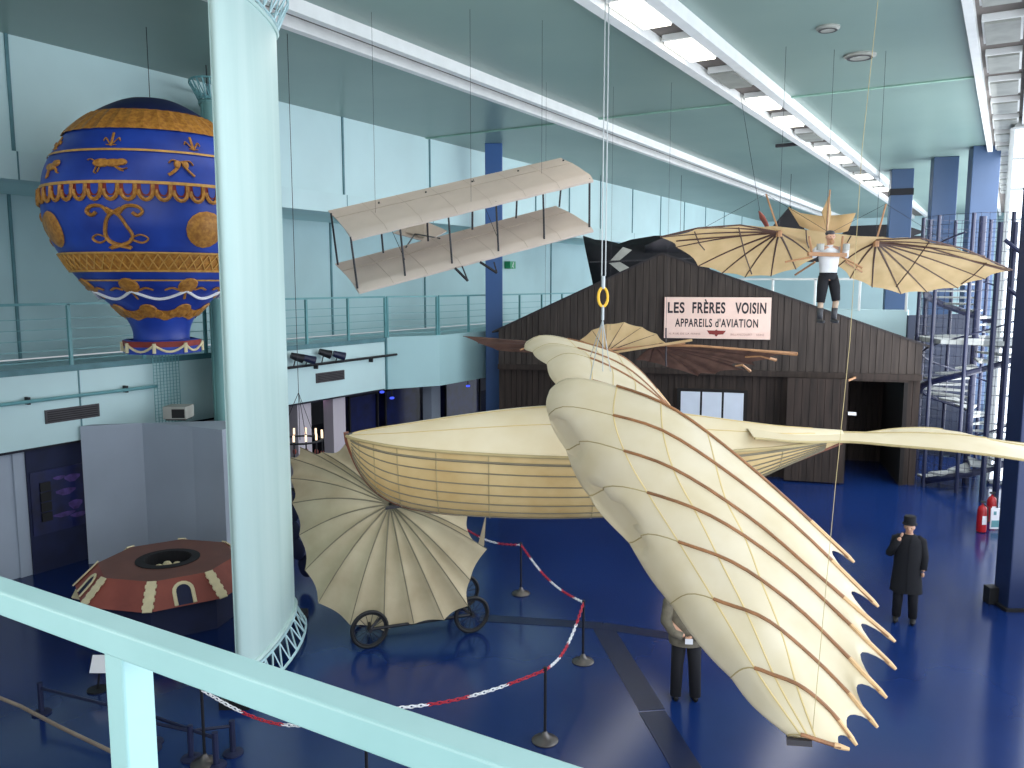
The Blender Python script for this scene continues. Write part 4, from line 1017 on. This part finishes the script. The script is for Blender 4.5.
# --- mannequin pilot
fz = P(826, 322, 15.75); hz = P(827, 230, 15.7)
pr = root('mannequin', fz, 'dummy pilot in white shirt and black breeches dangling from the bat-winged glider', 'mannequin', rz=PSI+.05)
Hh = hz.z-fz.z; s_ = Hh/1.72
body(pr, (0, 0, .88*s_), (0, 0, 1.22*s_), (0, 0, 1.42*s_), (0, -.02, 1.57*s_), [(.2, 0, 1.36*s_, .06), (.29, -.02, 1.28*s_, .045), (.26, -.14, 1.40*s_, .03)], [(-.2, 0, 1.36*s_, .06), (-.29, -.02, 1.28*s_, .045), (-.26, -.14, 1.40*s_, .03)],
     [(.1, 0, .82*s_, .08), (.14, -.06, .48*s_, .055), (.13, .0, .1, .04)], [(-.1, 0, .82*s_, .08), (-.13, -.04, .46*s_, .055), (-.12, .02, .08, .04)],
     fingers((.26, -.14, 1.40*s_), (-.2, -.2, .8), (-1, 0, 0), .9), fingers((-.26, -.14, 1.40*s_), (.2, -.2, .8), (1, 0, 0), -.9))
c = MB(); c.grid(loft([(0, 0, .86*s_, .15, .12), (0, 0, 1.0*s_, .165, .13), (0, 0, 1.2*s_, .19, .13), (0, 0, 1.34*s_, .2, .12), (0, 0, 1.40*s_, .1, .08), (0, 0, 1.44*s_, .065, .06)]), True)
for s in (-1, 1): c.tube([(s*.15, 0, 1.35*s_), (s*.22, 0, 1.34*s_), (s*.31, -.02, 1.27*s_), (s*.27, -.12, 1.38*s_)], [.07, .085, .08, .05], 12)
c.build('shirt', 'shirt', pr, smooth='all', local=True)
c = MB(); c.grid(loft([(0, 0, .80*s_, .17, .13), (0, 0, .93*s_, .165, .13)]), True)
c.tube([(.08, 0, .86*s_), (.12, -.04, .66*s_), (.15, -.06, .40*s_)], [.1, .1, .075], 12); c.tube([(-.08, 0, .86*s_), (-.11, -.03, .66*s_), (-.14, -.04, .37*s_)], [.1, .1, .075], 12)
c.build('breeches', 'trouser', pr, smooth='all', local=True)
for a, z in (((.15, -.06, .40*s_), .0), ((-.14, -.04, .37*s_), .0)):
    s = 1 if a[0] > 0 else -1
    MB().tube([a, (a[0]-.005*s, -.03, .25)], [.055, .05], 10).build('sock', 'sock', pr, smooth='all', local=True)
    c = MB(); c.tube([(a[0]-.005*s, -.03, .27), (a[0]-.01*s, -.01, .06)], [.058, .05], 10); shoe(c, a[0]-.01*s, 0, -.02); c.build('boot', 'boot', pr, smooth='all', local=True)
for s in (-1, 1): MB().tube([(s*.24, -.16, 1.44*s_-.1), (s*.24, -.16, 1.44*s_+.02)], .07, 10).build('armrest_pad', 'beige', pr, local=True)
c = MB(); c.ball((0, .0, 1.66*s_), .085, .1, .06, 12, 6); c.build('hair', 'ventdk', pr, smooth='all', local=True)
c = MB(); c.ball((0, -.1, 1.50*s_), .05, .035, .05, 10, 6); c.build('beard', 'tanwood', pr, smooth='all', local=True)
# ================================================================ DARK BROWN GLIDER IN FRONT OF THE HANGAR
dg = root('gauze_wing_glider', P(640, 355, 19.5), 'brown translucent bat-winged glider with round cream fan, hanging in front of the hangar sign', 'glider')
def G3(px, py): return P(px, py, 19.0+(py-345)*.04)
hub = G3(612, 350)
fan_panel(P(606, 352, 19.2), [P(x, y, 19.5) for x, y in ((583, 350), (580, 340), (592, 330), (606, 324), (624, 322), (642, 327), (657, 334), (666, 343))], dg, 'bat', 'batrib', 'vertical_fan', .04, ribr=.01, scallop=.02)
hubR = G3(655, 346)
fan_panel(hubR, [G3(*p) for p in ((667, 344), (700, 346), (735, 349), (797, 353), (772, 359), (755, 365), (735, 363), (745, 370), (715, 374), (698, 376), (670, 368), (650, 362), (636, 360))], dg, 'darkbat', 'batrib', depth=.05, scallop=.1, ribr=.012)
MB().tube([G3(655, 345), G3(700, 346), G3(750, 350), G3(797, 354)], [.035, .03, .03, .05], 6).build('spar', 'tanwood', dg)
for a, c in (((745, 357), (776, 360)), ((735, 366), (750, 371))): MB().tube([G3(*a), G3((a[0]+c[0])/2, a[1]-1), G3(*c)], [.02, .03, .04], 6).build('wing_finger', 'tanwood', dg)
fan_panel(G3(560, 348), [G3(*p) for p in ((556, 342), (500, 339), (463, 336), (478, 343), (497, 350), (520, 352), (548, 352))], dg, 'darkbat', 'batrib', depth=.05, scallop=.05, ribr=.012)
MB().beam(P(585, 357, 18.9), P(692, 340, 18.9), .07, .05).build('boom', 'bat', dg); MB().beam(P(580, 352, 19), P(685, 343, 19), .05, .04).build('boom', 'tanwood', dg)
MB().tube([P(520, 350, 18.8), P(540, 342, 18.9)], .02, 6).build('strut', 'tanwood', dg); MB().tube([P(666, 328, 19), P(666, 366, 19)], .018, 6).build('mast', 'ventdk', dg)
for h in (P(666, 330, 19), P(610, 330, 19.4), P(545, 345, 19)): wire([h, up_to_ceiling(h)], dg, .003, 'iron')
# ================================================================ BIG FAN-WINGED MACHINE ON WHEELS
vm = root('fan_wing_machine', PZ(420, 640, 0), 'ribbed ecru fan-shaped canvas wing on a wheeled frame, beneath the bird glider bow', 'flying machine')
def G4(px, py):   # canvas plane tips away at the top
    t = (py-503)/120; return P(px, py, 13.5-1.1*t if t > 0 else 13.5-t*2.6)
h4 = G4(390, 504)
rim = [(300, 447), (288, 457), (290, 478), (292, 503), (299, 535), (305, 570), (318, 603), (350, 625), (384, 631), (414, 624), (444, 620), (468, 606), (470, 580), (487, 549), (468, 532), (470, 508), (455, 480), (420, 452), (380, 440), (345, 444), (322, 452)]
fan_panel(h4, [G4(*p) for p in rim], vm, 'sail', 'sailseam', 'fan_canvas', .18, closed=True, scallop=.035, ribr=.012, nb=6)
MB().tube([G4(*p) for p in rim[3:0:-1]], .008, 5).build('rim_cord', 'sailseam', vm)
MB().beam(P(386, 508, 13.2), P(406, 505, 13.2), .12, .03).build('hub_block', 'ventdk', vm); MB().tube([h4, P(396, 500, 13.2)], .03, 8).build('hub_post', 'iron', vm)
MB().poly([P(480, 552, 13.9), P(478, 545, 13.9), P(486, 514, 14.0), P(484, 545, 13.9)], .02).build('rear_flap', 'sail', vm)
# scalloped second canvas at the left edge, its shadow put into the dark colour
for i, (x, y, r_) in enumerate(((291, 499, 9), (293, 513, 9), (294, 530, 10), (297, 549, 12), (306, 566, 12))):
    MB().ball(P(x, y, 14.9), r_*15/F*.95, .05, r_*15/F, 14, 8).build('rear_scallop', 'baseblue', vm, smooth='all')
wa = PZ(472, 633, 0); wb_ = PZ(370, 648, 0)
fwdv = (wb_-wa); fwdv.z = 0; fwdv.normalize()
def wheel(c, R, parent, face):
    sd = face; w = MB(); n = 28; tn = V((-sd.y, sd.x, 0))
    w.tube([c+tn*math.cos(2*math.pi*k/n)*R+UP*math.sin(2*math.pi*k/n)*R for k in range(n)], .028, 8, closed=True); t = w.build('tyre', 'black', parent, smooth='all')
    w = MB(); w.tube([c+tn*math.cos(2*math.pi*k/n)*(R-.035)+UP*math.sin(2*math.pi*k/n)*(R-.035) for k in range(n)], .012, 6, closed=True)
    for k in range(14):
        a = 2*math.pi*k/14; w.tube([c, c+tn*math.cos(a)*(R-.03)+UP*math.sin(a)*(R-.03)], .005, 4)
    w.tube([c-sd*.06, c+sd*.06], .035, 10); w.build('spokes', 'iron', parent)
face = (-FWD*.9+RGT*.43).normalized()
wheels = [V((wa.x, wa.y, .31)), V((wb_.x, wb_.y, .30))]
for w_ in wheels: wheel(w_, .28, vm, face)
extra = [wheels[0]+FWD*1.0-RGT*.2, wheels[1]+FWD*1.0-RGT*.2]
for w_ in extra: wheel(w_, .28, vm, face)
fr = MB()
fr.tube([wheels[0], wheels[1]], .025, 6); fr.tube([extra[0], extra[1]], .025, 6); fr.tube([wheels[0], extra[0]], .025, 6); fr.tube([wheels[1], extra[1]], .025, 6)
mid = (wheels[0]+wheels[1]+extra[0]+extra[1])/4
for w_ in wheels+extra: fr.tube([w_, mid+UP*.55], .022, 6)
fr.tube([mid+UP*.5, h4-UP*.02], .03, 6); fr.build('chassis', 'iron', vm)
MB().obox(mid+UP*.3, RGT*.6, FWD*.25, UP*.03).build('seat_board', 'ventdk', vm)
# ================================================================ STANCHIONS AND CHAIN
proto = root('rope_stanchion', PZ(521, 593, 0), 'dark metal stanchion', 'stanchion', 'chain stanchions')
MB().lathe((0, 0, 0), [(.001, .0), (.16, 0), (.165, .015), (.15, .03), (.1, .05), (.05, .075), (.028, .12), (.02, .13)], 24).build('base', 'pewter', proto, smooth=True, local=True)
MB().tube([(0, 0, .1), (0, 0, .93)], .018, 10).build('pole', 'iron', proto, smooth=True, local=True)
MB().tube([(0, 0, .92), (0, 0, .95), (0, 0, .96)], [.024, .026, .014], 10).build('cap', 'iron', proto, smooth=True, local=True)
sp_ = [((521, 594), 'farthest stanchion of the chain barrier, below the bird glider hull'), ((583, 662), 'stanchion between the farthest one and the standing man, at the corner of the chain'), ((545, 741), 'stanchion close to the foreground rail, near the photo centre bottom'), ((205, 764), 'stanchion at bottom left, next to the foot of the mint pillar'), ((367, 788), 'stanchion mostly hidden behind the green foreground rail')]
posts = []
for i, (p, lab) in enumerate(sp_):
    o = proto if i == 0 else copy_tree(proto); q = PZ(*p, 0); o.location = q; o['label'] = lab; posts.append(q)
pl = copy_tree(proto); q0 = PZ(462, 572, 0); pl.location = q0; pl['label'] = 'stanchion half hidden behind the fan canvas, holding the far end of the chain'
def chain(a, c, sag, label, spans=10):
    L = 13*round((c-a).length*.0+1); n = max(24, int((c-a).length/.055)); pts = [a.lerp(c, k/n)-UP*sag*math.sin(math.pi*k/n) for k in range(n+1)]
    r = root('barrier_chain', (a+c)/2-UP*sag, label, 'chain', 'red and white barrier chains')
    runs = []
    for k in range(n):
        p, q = pts[k], pts[k+1]; t = (q-p).normalized(); s = t.cross(UP).normalized(); u = s if k % 2 else s.cross(t)
        c_ = (p+q)/2; l = (q-p).length*.66
        if k//9 >= len(runs): runs.append(MB())
        runs[-1].tube([c_+t*l*1.08*math.cos(w)+u*.017*math.sin(w) for w in [2*math.pi*j/10 for j in range(10)]], .0075, 5, closed=True)
    for i, m_ in enumerate(runs): m_.build('white_links' if i % 2 else 'red_links', 'chwhite' if i % 2 else 'chred', r, smooth='all')
tp_ = [p+UP*.92 for p in posts]
chain(q0+UP*.92, tp_[0], .12, 'far red and white plastic chain reaching behind the fan canvas')
chain(tp_[0], tp_[1], .16, 'red and white chain sagging between the farthest stanchion and the corner stanchion')
chain(tp_[1], tp_[2], .2, 'red and white chain hanging from the corner stanchion toward the foreground rail')
chain(tp_[2], tp_[4], .12, 'red and white chain running down behind the foreground rail, right of the hidden stanchion')
chain(tp_[4], tp_[3], .3, 'red and white chain at bottom left, between the mint pillar foot and the rail')
# low dark tube barriers at bottom left
for (pts, lab) in ((((40, 688), (152, 716), (215, 738)), 'low dark blue tube barrier on the floor at bottom left, behind the railing post'),
                   (((150, 722), (190, 731), (232, 726)), 'short low dark tube barrier between the railing post and the bottom-left stanchion')):
    Q = [PZ(x, y, .35) for x, y in pts]; r = root('low_barrier', (Q[0].x, Q[0].y, 0), lab, 'barrier', 'low tube barriers')
    MB().tube(Q, .02, 8).build('tube_rail', 'navydk', r)
    for q in Q:
        MB().tube([(q.x, q.y, .02), (q.x, q.y, .42)], .035, 8).build('post', 'baseblue', r); MB().lathe((q.x, q.y, 0), [(.001, 0), (.12, 0), (.12, .02), (.04, .04)], 14).build('foot', 'baseblue', r)
tag(MB().tube([PZ(-20, 690, .5), PZ(20, 706, .45), PZ(60, 727, .44), PZ(125, 758, .5)], .022, 8).build('barrier_rope', 'rope'), 'pale hemp rope crossing the bottom left corner', 'rope')
for x, y in ((-20, 690), (125, 758)):
    q = PZ(x, y, .5); o = copy_tree(proto); o.location = (q.x, q.y, 0); o['label'] = 'stanchion outside the left photo edge holding the hemp rope' if x < 0 else 'stanchion behind the green railing post holding the hemp rope'
    for ch in o.children:
        if ch.name.startswith(('pole', 'cap')): ch.scale.z = .56 if ch.name.startswith('pole') else .56
q = PZ(98, 690, 0)
r = root('information_stand', q, 'small tilted white information card on a stand, left of the railing post', 'sign')
c = P(100, 664, q.dot(FWD)); MB().obox(c, RGT*.12, (FWD*.5+UP*.86)*.12, (UP*.5-FWD*.86)*.01).build('card', 'chwhite', r)
MB().tube([q+UP*.02, c-UP*.03], .015, 6).build('pole', 'iron', r); MB().lathe(q, [(.001, 0), (.14, 0), (.14, .02), (.02, .03)], 14).build('base', 'iron', r)
# ================================================================ SPIRAL STAIR
sc_ = PZ(968, 490, 0); sx, sy = sc_.x-.1, sc_.y+.9; RR = 1.32
ssr = root('spiral_staircase', (sx, sy, 0), 'blue wire-caged spiral staircase with pale treads at the right side', 'staircase')
MB().tube([(sx, sy, 0), (sx, sy, 7.4)], .09, 12).build('centre_pole', 'navydk', ssr, smooth=True)
NS = 34
for k in range(NS):
    a = -2.5+k*.42; z = .2+k*.185
    if z > 6.2: break
    p = [V((sx+math.cos(a+t)*q, sy+math.sin(a+t)*q, z)) for q, t in ((.1, -.2), (RR, -.23), (RR, 0), (RR, .23), (.1, .2))]
    MB().poly(p, .05, UP).build('tread', 'tread', ssr)
w = MB(); w.tube([V((sx+math.cos(-2.5+k*.21)*RR*.98, sy+math.sin(-2.5+k*.21)*RR*.98, 1.1+k*.0925)) for k in range(64)], .025, 6); w.build('handrail', 'navydk', ssr)
w = MB(); w.tube([V((sx+math.cos(-2.5+k*.21)*RR*.98, sy+math.sin(-2.5+k*.21)*RR*.98, .08+k*.0925)) for k in range(64)], .05, 6, flat=2.0); w.build('stringer', 'navydk', ssr)
RC = 1.46
for k in range(10):
    a = 2*math.pi*k/10+.2; MB().tube([(sx+math.cos(a)*RC, sy+math.sin(a)*RC, 0), (sx+math.cos(a)*RC, sy+math.sin(a)*RC, 7.4)], .05, 8).build('cage_post', 'navydk', ssr)
w = MB(); n = 48
for k in range(n):
    a = 2*math.pi*k/n; w.tube([(sx+math.cos(a)*RC, sy+math.sin(a)*RC, 0), (sx+math.cos(a)*RC, sy+math.sin(a)*RC, 7.4)], .006, 3)
for k in range(30):
    z = .2+k*.248; w.tube([(sx+math.cos(2*math.pi*j/32)*RC, sy+math.sin(2*math.pi*j/32)*RC, z) for j in range(32)], .007, 3, closed=True)
w.build('wire_mesh', 'navydk', ssr)
MB().lathe((sx, sy, 0), [(.3, 3.98), (RR+.2, 3.98), (RR+.2, 4.1), (.3, 4.1)], 6).build('landing', 'tread', ssr)
a_ = P(903, 400, 27.0); b2_ = P(968, 400, 26.4); struct(MB().obox(V(((a_.x+b2_.x)/2, (a_.y+b2_.y)/2, 2.3)), (b2_-a_)/2, FWD*.06, (0, 0, 2.3)), 'wall_stair_back', 'stairback')
# stair flight with blue handrail leaving at far right
fx = sx+1.55; fy = sy-1.1
r = root('straight_stair_rail', (fx, fy, 4.0), 'blue sloping handrail and mesh beside the spiral staircase at the right photo edge', 'railing')
A_, B_ = P(1005, 240, 21), P(1040, 268, 20.5); MB().tube([A_, B_], .05, 8).build('handrail', 'navydk', r)
A2, B2 = P(1008, 288, 21), P(1045, 318, 20.5); MB().tube([A2, B2], .05, 8).build('handrail', 'navydk', r)
for x in (1001, 1016):
    a = P(x, 222, 21); MB().tube([a, V((a.x, a.y, 0))], .06, 8).build('post', 'navydk', r)
# extinguishers, notice, exit sign, chandelier, hanging shadows
for (x, y, lab) in ((981, 532, 'red fire extinguisher standing left of the white notice'), (1003, 528, 'red fire extinguisher behind the white notice beside the navy pillar')):
    q = PZ(x, y, 0)+(FWD*.5 if x > 1000 else FWD*0); r = root('fire_extinguisher', (q.x, q.y, 0), lab, 'extinguisher', 'fire extinguishers')
    MB().lathe((q.x, q.y, 0), [(.001, .02), (.1, .02), (.105, .06), (.105, .5), (.08, .58), (.03, .63), (.03, .66)], 18).build('cylinder', 'ext', r, smooth=True)
    MB().obox((q.x, q.y, .7), RGT*.06, FWD*.02, UP*.02).build('handle', 'black', r); MB().tube([(q.x, q.y, .66), (q.x+.1, q.y-.08, .6), (q.x+.12, q.y-.08, .25)], .014, 6).build('hose', 'black', r)
    MB().obox(V((q.x, q.y, .3))-FWD*.104, RGT*.05, FWD*.004, UP*.1).build('instruction_label', 'chwhite', r)
q = PZ(997, 530, 0); r = root('notice_board', (q.x, q.y, 0), 'white notice board with dark pictograms on the floor between the extinguishers', 'sign')
MB().obox(q+UP*.27, RGT*.17, FWD*.015, UP*.24).build('board', 'chwhite', r)
b = MB(); b.obox(q+UP*.40-RGT*.08-FWD*.018, RGT*.03, FWD*.003, UP*.04); b.obox(q+UP*.40+RGT*.07-FWD*.018, RGT*.035, FWD*.003, UP*.03); b.obox(q+UP*.15-FWD*.018, RGT*.15, FWD*.003, UP*.08); b.build('pictograms', 'tealdk', r)
q = PX(513, 265, XL-2.3)
r = root('exit_sign', q, 'small green exit sign on the recessed left wall beside the blue pillar', 'sign')
MB().box(q.x-.28, q.x, q.y-.22, q.y+.22, q.z-.15, q.z+.15).build('casing', 'green', r)
b = MB(); b.ball((q.x+.01, q.y+.03, q.z+.08), .01, .03, .03, 8, 5); b.beam((q.x+.01, q.y, q.z+.05), (q.x+.01, q.y-.04, q.z-.03), .03, .03); b.beam((q.x+.01, q.y-.04, q.z-.03), (q.x+.01, q.y+.02, q.z-.11), .02, .02); b.beam((q.x+.01, q.y-.04, q.z-.03), (q.x+.01, q.y-.1, q.z-.09), .02, .02); b.build('running_figure', 'chwhite', r)
q = P(300, 440, 15.4)
r = root('candle_chandelier', q, 'dark ring chandelier with pale candles and reddish drops hanging beside the big mint pillar', 'chandelier')
MB().tube([q+V((.42*math.cos(2*math.pi*k/20), .42*math.sin(2*math.pi*k/20), 0)) for k in range(20)], .02, 6, closed=True).build('ring', 'iron', r)
for k in range(12):
    a = 2*math.pi*k/12; p = q+V((.42*math.cos(a), .42*math.sin(a), 0)); MB().tube([p-UP*.28, p+UP*.05], .013, 6).build('arm', 'iron', r); MB().tube([p+UP*.04, p+UP*.16], .02, 6).build('candle', 'bulb', r)
    MB().ball(p-UP*.3, .04, .04, .06, 8, 5).build('drop', 'brick', r)
MB().tube([q, V((q.x, q.y, CEIL))], .006, 5).build('chain', 'iron', r)
b = MB()
for k in range(3): a = 2*math.pi*k/3; b.tube([q+V((.42*math.cos(a), .42*math.sin(a), 0)), q+UP*.9], .006, 4)
b.build('stay', 'iron', r)
# ---- gallery underside: columns, blue spots, dark showcases
for i, (px, lab) in enumerate(((300, 'pale square gallery column nearest the mint pillar'), (335, 'pale square gallery column with a pinkish spotlight beside it'), (432, 'dim grey gallery column right of the glass cases'))):
    a = PX(px, 430, XL-.6 if i < 2 else XL-.9); r = root('gallery_column', (a.x, a.y, 0), lab, 'column', 'gallery columns')
    MB().box(a.x-.18, a.x+.18, a.y-.25, a.y+.25, 0, 2.48).build('shaft', 'pinkwall' if i < 2 else 'greywall', r); MB().box(a.x-.22, a.x+.22, a.y-.29, a.y+.29, 0, .12).build('plinth', 'ventdk', r)
for i, (px0, px1, lab) in enumerate(((350, 378, 'dark framed glass showcase under the gallery, left of two'), (386, 424, 'dark framed glass showcase under the gallery, right of two'), (446, 480, 'dark showcase under the gallery beside the far blue pillar'))):
    a = PX(px0, 430, XL-1.6); c = PX(px1, 430, XL-1.6); r = root('showcase', (a.x, (a.y+c.y)/2, 0), lab, 'showcase', 'gallery showcases')
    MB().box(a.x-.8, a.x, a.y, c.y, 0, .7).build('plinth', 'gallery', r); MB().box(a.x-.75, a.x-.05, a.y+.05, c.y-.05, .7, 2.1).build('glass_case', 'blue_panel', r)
    f = MB()
    for y in (a.y, c.y): f.box(a.x-.03, a.x+.03, y-.03, y+.03, .7, 2.15); f.box(a.x-.8, a.x-.74, y-.03, y+.03, .7, 2.15)
    f.box(a.x-.8, a.x+.03, a.y, c.y, 2.1, 2.16); f.build('frame', 'dark', r)
for px, py, k, lab in ((317, 397, 'pinklamp', 'pinkish glowing spotlight under the gallery near the pale column'), (382, 392, 'bluelamp', 'blue glowing spotlight under the gallery, nearer one'), (392, 398, 'bluelamp', 'broad blue glow lamp under the gallery'), (462, 377, 'pinklamp', 'small pale pink spotlight under the gallery near the blue pillar'), (468, 386, 'bluelamp', 'blue spotlight under the gallery beside the far blue pillar')):
    a = PX(px, py, XL-.9); a.z = min(a.z, 2.38); r = root('gallery_spotlight', (a.x, a.y, a.z), lab, 'spotlight', 'gallery spotlights')
    MB().tube([(a.x, a.y, a.z+.04), (a.x, a.y, 2.45)], .02, 6).build('stem', 'black', r); MB().ball(a, .07, .09, .04, 10, 6).build('lamp', k, r, smooth='all')
# ---- dark aircraft shapes beyond the hangar roof
q = P(640, 262, 33.2)
r = root('dark_aircraft', (q.x, q.y, 4.9), 'black vaulted aircraft wing with pale cross-shaped tail beyond the white railing', 'aircraft')
rows = []
for i in range(11):
    t = i/10; x = 583+t*120; h = [236, 240, 241, 244, 240, 238, 236, 236, 238, 242, 247][i]; rows.append([P(x, h, 34.9), P(x+3, 252, 34.3), P(x+10, 285, 34.9)])
MB().grid(rows).build('wing', 'dark', r, smooth='all', solid=.05)
for pts in (((609, 262), (623, 247), (632, 250), (620, 260)), ((609, 263), (620, 272), (630, 268), (620, 262))): MB().poly([P(x, y, 33.6) for x, y in pts], .02).build('tail_panel', 'beige', r)
MB().beam(P(590, 262, 33.5), P(700, 258, 33.6), .06, .05).build('spar', 'iron', r)
rows = [[P(645+110*t/12*1.0, 246-18*math.sin(math.pi*t/12)*.9, 33.4), P(645+110*t/12, 252, 34.2)] for t in range(13)]
MB().grid(rows).build('rounded_fuselage', 'ventdk', r, smooth='all', solid=.05)
for h in (P(600, 240, 34.9), P(680, 240, 34.9)): wire([h, up_to_ceiling(h)], r, .008, 'iron')
q = P(770, 222, 34.5)
r = root('dark_aircraft', q, 'black angular aircraft shape behind the bat-winged glider', 'aircraft')
MB().poly([P(768, 232, 34.5), P(790, 206, 34.5), P(806, 232, 34.5)], .1).build('fin', 'dark', r); MB().poly([P(840, 236, 34.5), P(850, 226, 34.5), P(900, 224, 34.5), P(925, 232, 34.5), P(900, 240, 34.5)], .1).build('wing', 'dark', r)
MB().poly([P(756, 232, 34.6), P(925, 236, 34.6), P(925, 262, 34.6), P(756, 262, 34.6)], .2).build('fuselage', 'dark', r); wire([P(790, 206, 34.5), up_to_ceiling(P(790, 206, 34.5))], r, .01, 'iron')
q = P(763, 216, 20)
r = root('propeller_blade', q, 'pinkish rounded propeller blade poking up behind the bat-winged glider', 'propeller')
MB().tube([P(770, 232, 20), P(766, 224, 20), P(762, 217, 20), P(759, 211, 20)], [.06, .12, .14, .04], 10, flat=.4).build('blade', 'brick', r, smooth='all'); MB().tube([P(770, 230, 20), P(776, 246, 20)], .04, 6).build('shaft', 'iron', r); wire([P(760, 212, 20), V((P(760, 212, 20).x-.4, P(760, 212, 20).y-.6, CEIL-.03))], r, .005, 'iron')
q = P(936, 230, 26)
# ceiling fittings
for px, py, lab in ((860, 55, 'round ceiling vent between the troughs, larger of two'), (828, 27, 'small round ceiling vent nearer the camera')):
    q = PZ(px, py, CEIL); r = root('ceiling_vent', (q.x, q.y, CEIL-.06), lab, 'vent', 'round ceiling vents')
    R_ = .3 if px > 840 else .2; MB().lathe((q.x, q.y, 0), [(R_, CEIL), (R_, CEIL-.03), (R_*.7, CEIL-.06), (.001, CEIL-.06)], 20).build('disc', 'lampoff', r); MB().lathe((q.x, q.y, 0), [(R_*.8, CEIL-.065), (R_*.6, CEIL-.065)], 20).build('ring', 'ventdk', r)
a, c = PZ(776, 146, CEIL-.1), PZ(807, 143, CEIL-.1); tag(MB().beam(a, c, .12, .1).build('ceiling_rail', 'ventdk'), 'short dark bar fixed to the ceiling above the dummy pilot', 'ceiling bar')
# ================================================================ LIGHT
w = bpy.data.worlds.new('world'); scn.world = w; w.use_nodes = True; w.node_tree.nodes['Background'].inputs[0].default_value = (.74, .80, .86, 1); w.node_tree.nodes['Background'].inputs[1].default_value = .62
def area(name, loc, rot, sx_, sy_, e, c=(1, 1, 1)):
    l = bpy.data.lights.new(name, 'AREA'); l.shape = 'RECTANGLE'; l.size = sx_; l.size_y = sy_; l.energy = e; l.color = c
    o = bpy.data.objects.new(name, l); col.objects.link(o); o.location = loc; o.rotation_euler = rot; return o
area('window_light_near', (1.45, 13, 6.2), (0, math.radians(90), 0), 6, 22, 330, (.94, .97, 1))
area('window_light_far', (-.5, 38, 5.6), (0, math.radians(90), 0), 8, 34, 3000, (.95, .98, 1))
area('window_light_behind', (-5, -2.5, 7.4), (math.radians(78), 0, math.radians(-8)), 9, 3.5, 330, (1, .98, .94))  # added fill from behind the camera, no known window there
area('hall_light', (-5.3, 24, 9.5), (0, 0, 0), 1.0, 36, 380, (1, .97, .9))
area('hall_light', (-10.2, 24, 9.5), (0, 0, 0), .8, 36, 300, (1, .97, .9))
area('bounce_light', (-7, 22, 4.2), (math.pi, 0, 0), 10, 26, 200, (.8, .9, 1))
scn.view_settings.view_transform = 'Standard'; scn.view_settings.look = 'None'; scn.view_settings.exposure = 0
scn.cycles.max_bounces = 6
